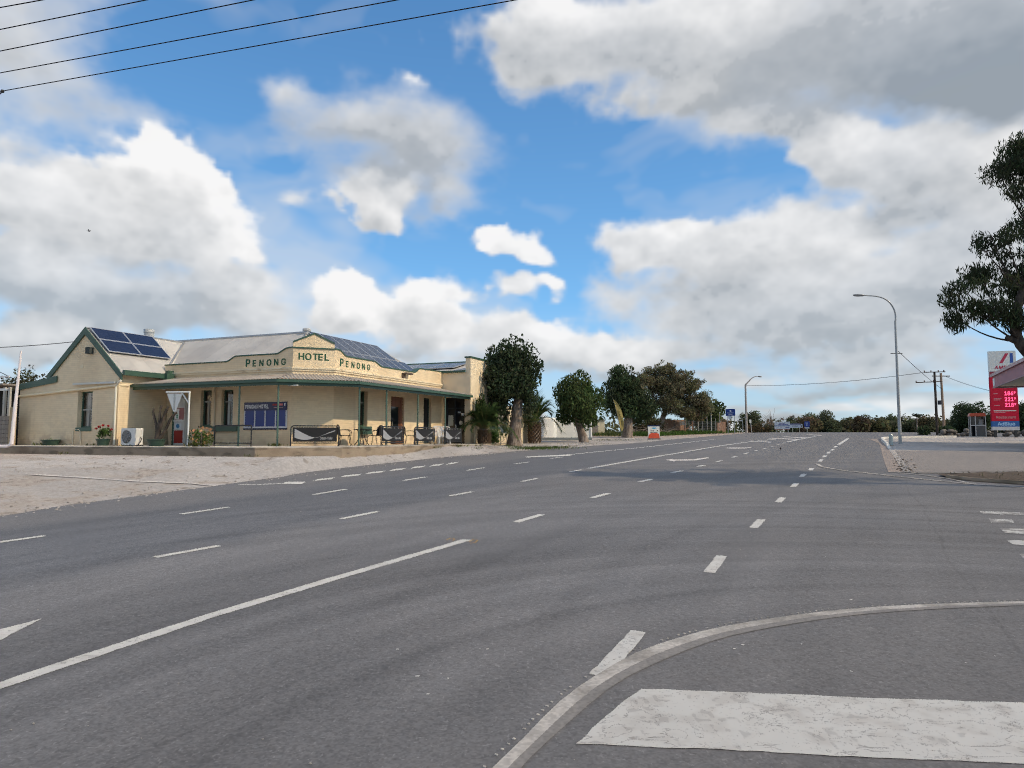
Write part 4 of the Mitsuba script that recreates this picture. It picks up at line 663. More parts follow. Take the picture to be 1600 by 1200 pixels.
for q in range(4):
    c, s = math.cos(q * math.pi / 2 + .5), math.sin(q * math.pi / 2 + .5); add('leg', tf(tube(spline([[c * r_, s * r_, z] for r_, z in ((.24, .68), (.1, .5), (.14, .3), (.24, .12), (.34, 0))], 12), .018, 6), tm), 'vc_matte', tb, smooth=True, col=BLACK)
def plastic_chair(a, b, rot, label):
    k = thing('plastic_chair', label, 'chair', 'white plastic chairs'); m = trimesh.transformations.translation_matrix(W(a, b, FZ)) @ trimesh.transformations.rotation_matrix(rot, [0, 0, 1]); c = (.72, .73, .74)
    add('seat', tf(cat_([bx(-.22, .22, -.2, .22, .41, .435), bx(-.22, .22, .2, .23, .36, .435)]), m), 'vc_gloss', k, col=c)
    add('backrest', tf(cat_([tube([[x * .85, -.2, .42], [x, -.27, .66], [x * 1.04, -.31, .86]], .022, 5) for x in np.linspace(-.2, .2, 6)] + [tube(spline([[-.25, -.28, .74], [-.22, -.31, .86], [0, -.33, .91], [.22, -.31, .86], [.25, -.28, .74]], 12), .03, 6)]), m), 'vc_gloss', k, smooth=40, col=c)
    for sx in (-1, 1):
        add('armrest', tf(tube(spline([[sx * .25, -.28, .74], [sx * .29, -.1, .66], [sx * .29, .18, .64]], 8), .028, 6), m), 'vc_gloss', k, smooth=True, col=c)
        for y0, y1 in ((-.18, -.28), (.19, .26)): add('leg', tf(tube([[sx * .24, y0, .64 if y0 > 0 else .43], [sx * .29, y1, 0]], [.035, .022], 6), m), 'vc_gloss', k, smooth=True, col=c)
plastic_chair(-1.55, 7.9, VA + 2.6, 'white plastic armchair seen from behind, between the two rightmost banner barriers'); plastic_chair(-1.0, 9.4, VA + 2.0, 'white plastic armchair mostly behind the banner barrier at the dark entry')
# air conditioner
ac = thing('air_conditioner', 'grey white outdoor air conditioner unit with round fan beside the potted bare plant', 'air conditioner'); AC = frame(W(7.75, -2.72, FZ + .03), -L, Z)
add('case', prism(Polygon(rect(0, .84, 0, .70)).buffer(-.03).buffer(.03), AC, -.36, 0), 'vc_gloss', ac, col=(.62, .62, .60)); an = np.linspace(0, 2 * np.pi, 33)[:-1]
add('fan_shade_disc', tf(trimesh.creation.cylinder(.27, .012, sections=32), atf(AC, .33, .35, .002)), 'vc_matte', ac, col=(.09, .09, .09)); add('fan_blade', cat_([tf(bx(.03, .23, -.07, .07, 0, .006), atf(AC, .33, .35, .011) @ trimesh.transformations.rotation_matrix(t, [0, 0, 1])) for t in (.3, 2.4, 4.5)]), 'vc_matte', ac, col=(.16, .16, .16))  # flat disc on the case, shade of the fan opening put into its colour
add('fan_guard', tf(cat_([tube([[r_ * math.cos(t), r_ * math.sin(t), 0] for t in np.linspace(0, 2 * np.pi, 25)], .005, 4) for r_ in (.07, .12, .17, .22, .27)] + [rod([.03 * math.cos(t), .03 * math.sin(t), 0], [.27 * math.cos(t), .27 * math.sin(t), 0], .004, 4) for t in np.arange(12) * np.pi / 6]), atf(AC, .33, .35, .03)), 'vc_gloss', ac, col=(.4, .4, .4))
add('service_cover', bx(.66, .83, .06, .64, 0, .014, AC), 'vc_gloss', ac, col=(.64, .64, .62)); add('hose', tube(spline([W(6.88, -2.5, FZ + .35), W(6.8, -2.55, FZ + .2), W(6.84, -2.62, FZ + .05), W(6.6, -2.6, FZ + .02)], 12), .018, 6), 'vc_matte', ac, smooth=True, col=(.05, .05, .05)); add('foot', [bx(.1, .2, -.03, 0, -.36, 0, AC), bx(.64, .74, -.03, 0, -.36, 0, AC)], 'vc_matte', ac, col=(.1, .1, .1))
add('side_grille', [lb(6.905, 6.912, -2.7 + .05 * k, -2.68 + .05 * k, FZ + .15, FZ + .6) for k in range(6)], 'vc_matte', ac, col=(.5, .5, .49)) if False else None
mt = add('meter_box', lb(7.98, 8.3, -2.2, -1.98, FZ, FZ + .62), 'vc_matte', col=(.34, .30, .22)); tag(mt, 'small tan utility box in the corner behind the air conditioner', 'box')
# drinks cabinet in the doorway, seen past the sign frame
dc = thing('display_cabinet', 'tall narrow white cabinet with red panel behind the sign frame', 'cabinet'); DC = frame(W(7.5, -.02, 0), -L, Z)
add('case', bx(0, .62, FZ, 3.75, -.0, .28, DC), 'vc_gloss', dc, col=(.50, .50, .48)); add('edge_frame', bx(-.09, 0, FZ, 3.95, 0, .3, DC), 'green_trim', dc)
for x0, x1, z0, z1, c in ((.03, .55, 1.74, 2.3, (.27, .025, .02)), (.03, .59, 2.78, 3.30, (.30, .13, .13)), (.05, .30, 2.80, 3.26, (.70, .70, .68)), (.12, .24, 2.84, 3.0, (.08, .25, .16)), (.08, .44, 2.36, 2.62, (.55, .60, .62))): add('panel', bx(x0, x1, z0, z1, .28, .286 + .002 * (x0 > .03), DC), 'vc_gloss', dc, col=c)
add('roundel', tf(trimesh.creation.cylinder(.1, .01, sections=20), atf(DC, .25, 2.49, .29)), 'vc_gloss', dc, col=(.05, .18, .35)); add('ledge', bx(.02, .6, 2.70, 2.75, .28, .34, DC), 'vc_gloss', dc, col=(.65, .65, .62))
# sign frame with the back of a give way sign
sf = thing('sign_frame', 'white pipe frame carrying the grey back of a triangular sign', 'sign'); SF = frame(W(3.38, -3.3, 0), -L, Z)
add('post', rod(W(3.38, -3.3, FZ), W(3.38, -3.3, 3.74), .035), 'vc_gloss', sf, smooth=40, col=(.66, .66, .63)); add('arm', rod(W(3.345, -3.3, 3.74), W(4.6, -3.3, 3.76), .035), 'vc_gloss', sf, smooth=40, col=(.68, .68, .65)); add('brace', rod(W(3.38, -3.3, 3.28), W(3.78, -3.3, 3.73), .025), 'vc_gloss', sf, smooth=40, col=(.62, .62, .6))
add('sign_plate', prism(Polygon([(-1.19, 3.68), (-.45, 3.66), (-.76, 3.02), (-.84, 3.02)]).buffer(.03), SF, -.045, -.04), 'vc_metal', sf, col=(.62, .63, .62)); add('plate_rail', bx(-.85, -.79, 3.06, 3.72, -.04, -.02, SF), 'vc_metal', sf, col=(.42, .43, .42))
wp = thing('bent_pipe_pole', 'white leaning pole bending into a ground pipe left of the hotel', 'pole'); B0 = np.array([-19.55, 27.6, 0])
add('pole', tube([B0 + [0, 0, 1.72], B0 + [.05, .02, 3.2], B0 + [.17, .02, 5.4]], [.075, .065, .035], 10), 'vc_gloss', wp, smooth=40, col=(.72, .66, .66)); add('ground_pipe', tube([B0 + [0, 0, 1.85], B0 + [-.05, 0, 1.69], B0 + [-.18, 0, 1.64], B0 + [-3, .3, 1.62]], .065, 10), 'vc_gloss', wp, smooth=40, col=(.72, .66, .66))
# ---------------------------------------------------------------- plants
rng = np.random.default_rng(11)
def leaves(C, size, asp, rng, col, var=.3, up=None, droop=0.0, jit=1.0):
    """loose leaf blades at the points C: (vertices, quads, colours)"""
    n = len(C); d = rng.normal(size=(n, 3)); d[:, 2] -= droop * 1.6
    if up is not None: d = d * jit + up
    d /= np.linalg.norm(d, axis=1, keepdims=True); s = np.cross(d, rng.normal(size=(n, 3))); s /= np.linalg.norm(s, axis=1, keepdims=True)
    ln = size * rng.uniform(.65, 1.3, (n, 1)); P = np.stack([C - d * ln * .5, C + s * ln * asp * .5, C + d * ln * .5, C - s * ln * asp * .5], 1)
    k = rng.uniform(1 - var, 1 + var, (n, 1)) * np.asarray(col) * (1 + rng.normal(size=(n, 3)) * var * .22)
    v, f = quads(P); return v, f, np.clip(np.repeat(k, 4, 0), .004, .9)
def shell(c, r, n, rng, thin=.35):
    d = rng.normal(size=(n, 3)); d /= np.linalg.norm(d, axis=1, keepdims=True)
    return np.asarray(c) + d * (1 - thin * rng.random((n, 1)) ** 1.5) * np.asarray(r) * rng.uniform(.85, 1.12, (n, 1))
def crown(blobs, per, size, asp, rng, col, var=.3, droop=.3, keep=None):
    vs, fs, cs, n = [], [], [], 0
    for c, r in blobs:
        k = max(6, int(per * (np.prod(r) ** (2 / 3)) * rng.uniform(.7, 1.2))); C = shell(c, r, k, rng)
        if keep is not None: C = C[keep(C)]
        if len(C) == 0: continue
        v, f, q = leaves(C, size, asp, rng, np.asarray(col) * rng.uniform(.75, 1.3) * (1 + .05 * rng.normal(size=3)), var, None, droop)
        vs.append(v); fs.append(f + n); cs.append(q); n += len(v)
    return (np.vstack(vs), np.vstack(fs)), np.vstack(cs)
def lobes(c, r, n, sub, rng, flat=1.0):
    """small lobes spread through an ellipsoid, most of them near its skin"""
    d = rng.normal(size=(n, 3)); d /= np.linalg.norm(d, axis=1, keepdims=True); q = np.asarray(c) + d * rng.uniform(.35, .86, (n, 1)) * np.asarray(r)
    return [(p, np.array([1, 1, flat]) * sub * rng.uniform(.7, 1.35)) for p in q]
def trunk(path, rad, name, parent, rough=.06, n=14, seg=26, bs='bark', seed=0):
    p = spline(path, seg); r_ = np.interp(np.linspace(0, 1, seg), np.linspace(0, 1, len(rad)), rad); m = tube(p, r_, n)
    nz = meshkit.fbm(m.vertices * np.array([3, 3, 1.6]), 3, seed) - .5; c = np.repeat(p, n, 0); d = m.vertices[:seg * n] - c
    m.vertices[:seg * n] = c + d * (1 + nz[:seg * n, None] * rough * 8); return add(name, m, bs, parent, smooth=True)
def tree(name, label, cat, base, path, rad, blobs, per, size, asp, col, seed, group=None, droop=.3, var=.3, keep=None, limbs=6, bs='bark'):
    rg = np.random.default_rng(seed); k = thing(name, label, cat, group); b = np.asarray(base, float)
    trunk([b + q for q in path], rad, 'trunk', k, seed=seed, bs=bs); top = b + np.asarray(path[-1])
    ch = [blobs[i] for i in rg.permutation(len(blobs))[:limbs]]
    if limbs: add('limb', [tube(spline([top - [0, 0, .25 * rg.random()], (top + c) / 2 + rg.normal(size=3) * .12, c], 7), np.linspace(rad[-1] * .5, .02, 7), 6) for c, r_ in ch], bs, k, smooth=True)
    ctr = np.mean([c for c, r_ in blobs], 0); blobs = blobs + [(c + (c - ctr) * rg.uniform(.12, .34), r_ * rg.uniform(.25, .5)) for c, r_ in [blobs[i] for i in rg.integers(0, len(blobs), len(blobs) // 2)]]
    m, c = crown(blobs, per, size, asp, rg, col, var, droop, keep); add('crown', m, 'leaf', k, col=c); return k
rg = np.random.default_rng(5)
# tall dense street tree
B = np.array([.17, 40.5, 1.45]); bl = lobes(B + [-.22, .1, 3.75], [1.95, 1.6, 2.75], 120, .50, rg) + lobes(B + [-.1, .1, 4.1], [1.1, 1.1, 1.9], 18, .8, rg); bl = [(c - np.array([.18, .1, 0]) * 0 + (B + [-.22, .1, 0] - c) * [1, 1, 0] * .38 * np.clip((B[2] + 3.3 - c[2]) / 2.2, 0, 1), r_) for c, r_ in bl]
tree('street_tree', 'tall dense dark green tree with thick pale trunk right of the hotel', 'tree', B, [[-.05, 0, -.2], [-.02, 0, .3], [0.02, .0, 1.2], [.16, .1, 2.3], [.28, .3, 3.4]], [.50, .37, .31, .28, .24], bl, 330, .25, .42, (.058, .078, .044), 1, droop=.5, keep=lambda C: ~((np.abs(C[:, 0] - .2) < .5) & (C[:, 2] < 4.2) & (C[:, 1] < 41.0)))
B = np.array([4.75, 47.4, 1.63]); bl = lobes(B + [-.25, .1, 2.85], [1.72, 1.5, 1.72], 56, .55, rg) + lobes(B + [-.35, .1, 1.7], [1.5, 1.1, .8], 16, .42, rg)
tree('street_tree', 'smaller bright green rounded tree with leaning trunk before the white tank', 'tree', B, [[.1, 0, -.15], [-.05, 0, .5], [-.3, .05, 1.4], [-.5, .1, 2.4]], [.36, .27, .22, .14], bl, 420, .26, .36, (.076, .110, .042), 2, droop=.8)
B = np.array([9.6, 58.5, 2.0]); bl = lobes(B + [-.35, .2, 3.7], [1.8, 1.6, 2.35], 64, .66, rg) + lobes(B + [.7, .2, 2.6], [1.75, 1.4, 1.5], 26, .6, rg)
tree('street_tree', 'dark green tree with stout trunk behind the yellow feather flag', 'tree', B, [[0, 0, -.2], [0, 0, .4], [.05, .05, 1.4], [.05, .1, 2.6]], [.50, .38, .33, .26], bl, 320, .30, .36, (.060, .084, .044), 3, droop=.7, keep=lambda C: ~((np.abs(C[:, 0] - 9.6) < .5) & (C[:, 2] < 3.6) & (C[:, 1] < 58.6)))
B = np.array([16.0, 73.5, 2.2]); bl = []
for x, z, r_, rz in ((-1.2, 3.2, 1.2, .8), (.6, 3.0, 1.2, .8), (-2.4, 2.4, 1.0, .7), (-.2, 5.5, 1.3, .8), (1.2, 5.3, 1.2, .8), (2.0, 4.6, 1.2, .8), (-2.9, 4.6, 1.0, .7), (-2.2, 5.6, 1.1, .7), (-1.0, 6.3, 1.2, .8), (.4, 6.6, 1.2, .8), (1.6, 6.0, 1.1, .7), (2.8, 5.0, 1.1, .8), (3.6, 3.9, 1.0, .7), (4.2, 2.9, .8, .6), (2.4, 3.6, 1.0, .7), (1.0, 4.6, 1.1, .7), (-.6, 4.7, 1.1, .7), (-2.0, 3.4, .9, .6), (3.2, 2.2, .9, .6), (1.9, 2.4, .8, .5), (.2, 3.5, .9, .6)):
    bl += lobes(B + [x, rg.uniform(-.9, .9), z], [r_ * 1.0, 1.2, rz * .95], 16, .56, rg, .8)
tree('spreading_tree', 'broad olive brown gum tree with clumpy umbrella crown behind the rusty fence', 'tree', B, [[-.9, 0, -.2], [-.6, 0, .8], [-.2, 0, 2.0], [.3, 0, 3.6]], [.34, .30, .24, .16], bl, 430, .26, .34, (.17, .16, .095), 4, droop=.2, limbs=14)
B = np.array([22.6, 82, 2.4]); bl = lobes(B + [0, 0, 2.3], [1.9, 1.6, 2.0], 44, .66, rg)
tree('verge_tree', 'round mid green tree just left of the blue sign', 'tree', B, [[0, 0, -.2], [0, 0, 1], [0, 0, 2.4]], [.2, .16, .1], bl, 320, .34, .5, (.08, .105, .045), 5)
# date palms with stubby diamond trunks
def palm(base, h, rt, fl, label, seed, nf=30, col=(.065, .105, .038), dead=6):
    rg = np.random.default_rng(seed); k = thing('date_palm', label, 'palm'); b = np.asarray(base, float); v = []
    for i in range(int(h / .13)):
        for j in range(11):
            t = (j + .5 * (i % 2)) / 11 * 2 * np.pi; zz = .05 + i * .13; r0 = rt * (1.0 - .15 * abs(zz / h - .5))
            v.append(tf(trimesh.creation.cone(.10, .20, sections=4), trimesh.transformations.translation_matrix(b + [r0 * math.cos(t) * .9, r0 * math.sin(t) * .9, zz]) @ trimesh.transformations.rotation_matrix(t, [0, 0, 1]) @ trimesh.transformations.rotation_matrix(.9, [0, 1, 0])))
    add('trunk', tube([b - [0, 0, .2], b + [0, 0, h * .5], b + [0, 0, h]], [rt * .95, rt, rt * .8], 14), 'bark', k, smooth=True); add('trunk_scale', v, 'vc_matte', k, col=(.085, .055, .035), kind='stuff')
    P, C, st = [], [], []
    for i in range(nf + dead):
        az = rg.uniform(0, 2 * np.pi); el = rg.uniform(.45, 1.5) if i < nf else rg.uniform(-.1, .3); l = fl * rg.uniform(.75, 1.1); s = np.linspace(0, 1, 14)
        out = np.array([math.cos(az), math.sin(az), 0]); pts = b + [0, 0, h] + np.outer(l * s * math.cos(el) * (1 - .12 * s) + .1, out) + np.outer(l * (s * math.sin(el) - .55 * s ** 2.2 * (.5 + math.cos(el))), Z)
        st.append(tube(pts, np.linspace(.03, .006, 14), 4)); side = np.cross(out, Z); cc = np.asarray(col) * rg.uniform(.7, 1.35) if i < nf else np.array([.17, .11, .05]) * rg.uniform(.7, 1.2)
        for u in np.linspace(.12, 1, 34):
            q = np.array([np.interp(u, s, pts[:, c_]) for c_ in range(3)]); tg = (pts[min(13, int(u * 13) + 1)] - pts[max(0, int(u * 13) - 1)]); tg /= np.linalg.norm(tg)
            for sg in (-1, 1):
                d = side * sg * .75 + tg * .75 + Z * rg.uniform(.05, .35); d /= np.linalg.norm(d); ln = l * .23 * (1 - .55 * abs(u - .45)) * rg.uniform(.85, 1.1); w = np.cross(d, Z) * .026
                P.append([q - w, q + w, q + d * ln - Z * ln * .12 + w * .2, q + d * ln - Z * ln * .12 - w * .2]); C.append(cc * rg.uniform(.8, 1.2))
    add('frond_stalk', st, 'vc_matte', k, smooth=True, col=(.14, .13, .05)); v, f = quads(np.array(P)); add('fronds', (v, f), 'leaf', k, col=np.repeat(np.array(C), 4, 0))
palm(gp(-1.5, 38.4), .85, .30, 2.2, 'date palm with dark stubby trunk against the cream annex wall', 21, 52, dead=0); palm(gp(1.45, 45.6), 1.35, .38, 2.7, 'date palm with some brown hanging fronds between the tall tree and the white tank', 22, 50, dead=3)
ct = thing('columnar_shrub', 'narrow upright dark shrub rising above the palm by the annex', 'shrub'); m, c = crown(lobes(np.array([-1.75, 38.75, 3.5]), [.26, .26, 1.15], 22, .22, rg), 900, .14, .5, rg, (.045, .07, .025)); add('foliage', m, 'leaf', ct, col=c); add('stem', rod([-1.75, 38.75, 1.4], [-1.75, 38.75, 4.2], .05), 'bark', ct)
def shrub(name, label, cat, c, r, n, sub, per, size, asp, col, seed, flowers=None, stem=True, group=None, flowcol=(.5, .04, .05)):
    rg = np.random.default_rng(seed); k = thing(name, label, cat, group); c = np.asarray(c, float); r = np.asarray(r, float)
    m, cc = crown(lobes(c, r, n, sub, rg), per, size, asp, rg, col, .35, .1); add('foliage', m, 'leaf', k, col=cc)
    if stem: add('stem', [tube([c - [0, 0, r[2] * 1.05], c + rg.normal(size=3) * r * .5], [.03, .01], 5) for _ in range(6)], 'bark', k)
    if flowers: v, f, q = leaves(shell(c + [0, 0, r[2] * .3], r * np.array([1, 1, .9]), flowers, rg, .1), .11, .9, rg, flowcol, .25); add('flower', (v, f), 'leaf', k, col=q, kind='stuff')
    return k
shrub('low_shrub', 'green shrub at the foot of the white notice stand', 'shrub', [-.95, 40.3, 1.95], [.6, .35, .5], 16, .26, 420, .22, .35, (.055, .10, .03), 31)
shrub('flowering_shrub', 'green flowering bush with pink blooms right of the sign frame post', 'shrub', W(2.75, -3.25, FZ + .34), [.42, .38, .36], 22, .17, 1100, .09, .5, (.085, .125, .035), 32, 60, flowcol=(.45, .25, .14))
def pot(name, label, a, b, r0, r1, h, col=(.028, .06, .045)):
    k = thing(name, label, 'plant pot'); base = W(a, b, FZ)
    add('pot', tf(lathe([(0, 0), (r0, 0), (r1, h), (r1 + .03, h), (r1 + .03, h + .03), (r1 - .02, h + .03), (r1 - .02, h - .02), (0, h - .03)], 20), trimesh.transformations.translation_matrix(base)), 'vc_gloss', k, smooth=30, col=col); add('earth', tf(trimesh.creation.cylinder(r1 - .025, .02, sections=18), trimesh.transformations.translation_matrix(base + [0, 0, h - .01])), 'soil_mat', k); return k, base
k, b = pot('flower_pot', 'green tub of red flowering geranium below the gable window', 8.63, -2.85, .20, .26, .26)
m, cc = crown(lobes(b + [0, 0, .5], [.30, .28, .22], 16, .13, rg), 1200, .09, .7, rg, (.06, .10, .03)); add('foliage', m, 'leaf', k, col=cc); v, f, q = leaves(np.concatenate([shell(b + [x, y, z], [.05, .05, .04], 22, rg) for x, y, z in ((.02, -.1, .86), (-.12, -.1, .8), (.2, 0, .82), (.3, .05, .68), (-.25, -.1, .72))]), .06, .9, rg, (.45, .02, .02), .2); add('flower', (v, f), 'leaf', k, col=q, kind='stuff'); add('stem', [rod(b + [0, 0, .25], b + [x, y, z], .008, 5) for x, y, z in ((.02, -.1, .86), (-.12, -.1, .8), (.2, 0, .82), (.3, .05, .68))], 'vc_matte', k, col=(.1, .14, .05))
k, b = pot('trough_pot', 'low wide green tub with almost nothing growing in it, leftmost on the footpath', 11.9, -2.85, .27, .36, .22); v, f, q = leaves(shell(b + [.02, 0, .26], [.08, .06, .05], 24, rg), .1, .3, rg, (.35, .36, .25), .2, np.array([0, 0, 1.])); add('sprout', (v, f), 'leaf', k, col=q)
k, b = pot('succulent_pot', 'green pot holding a bare five armed branching plant in front of the brick wall', 5.5, -2.9, .27, .33, .24)
U = -L
for pts, r_ in (([(0, .2), (-.05, .7), (-.25, 1.1), (-.52, 1.55), (-.58, 1.8)], (.13, .10, .07, .06, .05)), ([(0, .2), (0, .75), (.02, 1.2), (-.04, 1.65), (-.03, 1.9)], (.12, .09, .07, .06, .05)), ([(.02, .2), (.08, .75), (.2, 1.25), (.38, 1.6), (.48, 1.85)], (.12, .09, .065, .06, .05)), ([(.03, .2), (.12, .7), (.24, 1.2), (.36, 1.75)], (.1, .07, .06, .045)), ([(.04, .2), (.3, .5), (.52, .85), (.75, 1.3), (1.05, 1.55)], (.12, .09, .07, .065, .055))):
    trunk([b + U * x * .78 + Z * z * .86 + R * .05 * i for i, (x, z) in enumerate(pts)], np.array(r_) * .80, 'branch', k, .03, 8, 16, seed=len(pts), bs='bark_dark')
# small weeds against the walls and kerb
wd, wc, n = [], [], 0
for a, b_, cnt, s in [(12.9, -2.6, 26, .12), (12.4, -2.6, 18, .10), (11.4, -2.6, 10, .08), (9.6, -2.6, 14, .1), (7.3, -3.0, 10, .08), (.85, -1.3, 40, .12), (2.9, -3.4, 40, .16), (-2.9, 5, 20, .1), (-3.1, 7, 26, .12), (-3.2, 9, 18, .1), (-3.6, 8, 14, .1), (13.3, -4.9, 14, .1), (8, -4.95, 12, .1), (-1, -4.7, 10, .08)]:
    p0 = W(a, b_, 0); z = FZ if (b_ > -4.4 and a > -2.6) else float(T(p0[0], p0[1]))
    C = p0 + rng.normal(size=(cnt, 3)) * [.16, .12, 0] + Z * (z + s * .4); v, f, q = leaves(C, s * 1.6, .22, rng, (.09, .10, .035), .35, np.array([0, 0, 1.2]), 0, .6); wd.append(v); wc.append(q)
wv = np.vstack(wd); add('weeds', (wv, np.arange(len(wv)).reshape(-1, 4)), 'leaf', col=np.vstack(wc), kind='stuff', label='small scattered weeds along the hotel kerb and walls')
# verge grass, denser patches
gv, gc = [], []
def patch(x, y, rx, ry, n, h, col, al=0):
    d = rng.normal(size=(n, 2)) * .5; P = np.array([x, y]) + d * [rx, ry]
    if al: P = np.array([x, y]) + np.outer(d[:, 0] * rx, [.8925, -.451]) + np.outer(d[:, 1] * ry, [.451, .8925])
    z = T(P[:, 0], P[:, 1]); hh = h * rng.uniform(.5, 1.3, n); C = np.c_[P, z + hh * .38]; v, f, q = leaves(C, h, .14, rng, col, .35, np.array([0, 0, 1.3]), 0, .55); gv.append(v); gc.append(q)
patch(1.3, 37.3, 1.6, 1.1, 900, .16, (.075, .115, .035)); patch(2.4, 38.6, 1.3, .8, 350, .14, (.09, .11, .04)); patch(-1.2, 38.6, 2.2, 1.2, 160, .12, (.13, .13, .06)); patch(-3.5, 37.2, 2.0, 1.0, 90, .10, (.12, .11, .06)); patch(4.6, 43, 2.2, 1.2, 130, .12, (.13, .12, .06)); patch(7.2, 50, 2, 2.6, 300, .14, (.10, .105, .05), 1)
for y in np.arange(63, 84, 1.6): 
    c = from_la(-15.6 - .05 * (84 - y), 0); x = (-15.4 - .12 * (84 - y) + y * .451) / .8925; patch(x, y, 1.5, 1.2, 260, .42, (.065, .115, .03)); patch(x - 2.5, y, 2.4, 1.2, 160, .5, (.085, .105, .04))
for x in np.arange(5.0, 13, 1.0): patch(x, 65.5 + rng.uniform(-.8, .8), .9, .8, 170, .3, (.04, .075, .022))
gvv = np.vstack(gv); add('grass', (gvv, np.arange(len(gvv)).reshape(-1, 4)), 'leaf', col=np.vstack(gc), kind='stuff', label='tufts of green grass along the left verge')
# ---------------------------------------------------------------- beside the road
RD, RN = np.array([.451, .8925, 0]), np.array([.8925, -.451, 0])     # along and across the road
P_ = {k: np.array(v) for k, v in D['pp'].items()}
ns = thing('notice_stand', 'small white notice on two slim posts left of the thick trunk', 'sign'); q = np.array([-.66, 40.7, 1.55]); m = frame(q, [1, -.1, 0], Z)
add('post', tf(rod([0, 0, 0], [0, 1.15, 0], .02), m), 'vc_gloss', ns, col=(.5, .48, .42)); add('post', tf(rod([.36, 0, 0], [.36, 1.2, 0], .02), m), 'vc_gloss', ns, col=(.62, .6, .52)); add('board', bx(.03, .33, .66, 1.12, -.02, .02, m), 'vc_gloss', ns, col=(.70, .69, .66)); add('arch', tf(tube([[.18 + .18 * math.cos(t), 1.12 + .14 * math.sin(t), 0] for t in np.linspace(0, math.pi, 9)], .02, 6), m), 'vc_gloss', ns, smooth=40, col=(.5, .47, .4)); add('cross_rail', tf(rod([0, .08, 0], [.36, .08, 0], .015), m), 'vc_gloss', ns, col=(.5, .48, .42))
wt = thing('water_tank', 'white tank and ribbed white cabinet with rounded left end behind the leaning tree', 'tank'); m = frame([2.05, 50.9, 1.78], [.955, .297, 0], Z) @ np.diag([1.07, 1.07, 1.07, 1])
def plan(poly, z0, z1, mm): return prism(poly, mm @ np.array([[1, 0, 0, 0], [0, 0, 1, 0], [0, -1, 0, 0], [0, 0, 0, 1.]]), z0, z1)
add('body', cat_([plan(sbox(.0, -.1, 1.22, 1.6).buffer(-.35).buffer(.35), .18, 1.45, m), plan(sbox(.02, -.08, 1.2, 1.58).buffer(-.38).buffer(.36), 1.45, 1.52, m)]), 'vc_gloss', wt, col=(.82, .82, .79)); add('base', plan(sbox(.05, -.05, 3.75, 1.5), -.3, .18, m), 'vc_matte', wt, col=(.16, .18, .19))
add('cabinet', plan(sbox(1.2, .12, 3.78, 1.5), .18, 1.46, m), 'vc_gloss', wt, col=(.58, .58, .55)); add('rib', [bx(1.25, 3.76, .2 + .115 * k, .275 + .115 * k, -.17, -.12, m) for k in range(11)], 'vc_gloss', wt, col=(.66, .66, .64)); add('lid', plan(sbox(1.18, .08, 3.82, 1.54), 1.46, 1.52, m), 'vc_gloss', wt, col=(.70, .70, .67)); add('corner_post', bx(3.70, 3.80, .15, 1.5, -.11, -.04, m), 'vc_gloss', wt, col=(.7, .7, .68))
ff = thing('feather_flag', 'tall mustard yellow feather flag leaning beside the dark tree trunk', 'flag'); q = np.array([8.9, 57.2, 2.0]); m = frame(q, [1, -.15, 0], Z)
mast = spline([[0, 0, 0], [-.18, 1.0, 0], [-.42, 2.1, 0], [-.62, 2.9, 0], [-.72, 3.2, 0]], 20); add('mast', tf(tube(mast, np.linspace(.025, .012, 20), 6), m), 'vc_gloss', ff, smooth=True, col=(.1, .1, .1))
lead = np.interp(np.linspace(.18, 1, 16), np.linspace(0, 1, 20), mast[:, 0]), np.interp(np.linspace(.18, 1, 16), np.linspace(0, 1, 20), mast[:, 1]); wdt = .05 + .42 * np.sin(np.clip(np.linspace(.03, 1, 16), 0, 1) * math.pi) ** .6; wdt[-1] = .02; wdt[0] = .12
fv = np.array([[[x, y, .0], [x + w * .5, y - .05, .05 * math.sin(y * 4)], [x + w, y - .1, .03 * math.cos(y * 5)]] for x, y, w in zip(*lead, wdt)]).reshape(-1, 3); fq = np.array([[i * 3 + j, i * 3 + j + 1, (i + 1) * 3 + j + 1, (i + 1) * 3 + j] for i in range(15) for j in range(2)])
fm = trimesh.Trimesh(fv, np.vstack([fq[:, [0, 1, 2]], fq[:, [0, 2, 3]]]), process=False); bk = fm.copy(); bk.vertices[:, 2] -= .008; add('banner', tf(cat_([fm, bk]), m), 'vc_matte', ff, smooth=False, col=(.36, .285, .10)); add('lettering', [tf(bx(-.03, .05, 0, .09, .07, .075), atf(m, np.interp(y, mast[:, 1], mast[:, 0]) + .2, y)) for y in (1.0, 1.2, 1.4, 1.6, 1.8, 2.0)], 'vc_matte', ff, col=(.14, .11, .04)); add('foot', tf(bx(-.3, .3, -.02, .02, -.3, .3), m), 'vc_matte', ff, col=(.08, .08, .08))
af = thing('sandwich_board', 'tilted sandwich board with white top, blue emblem and orange red lower half', 'sign'); q = np.array([10.25, 53.0, float(T(10.25, 53.0)) + .0]); m = frame(q, [1, -.1, 0], [0, .25, 1])
add('panel', bx(0, .86, .05, 1.0, -.02, .02, m), 'vc_gloss', af, col=(.62, .62, .56)); add('poster', prism(Polygon([(-.0, .06), (.84, .06), (.80, .36), (.78, .42), (.6, .47), (.45, .46), (.3, .48), (.1, .42), (.03, .3)]), m, .02, .028), 'vc_gloss', af, col=(.55, .07, .02))
add('emblem', prism(affinity.scale(shapely.Point(.45, .84).buffer(.1), 1.7, .6), m, .02, .026), 'vc_gloss', af, col=(.05, .30, .50)); add('lettering', cat_([bx(.18 + .15 * k, .29 + .15 * k, .60, .68, .02, .026, m) for k in range(4) if k != 2] + [bx(.16, .34, .49, .54, .029, .033, m), bx(.42, .68, .49, .54, .029, .033, m)]), 'vc_gloss', af, col=(.06, .02, .015))
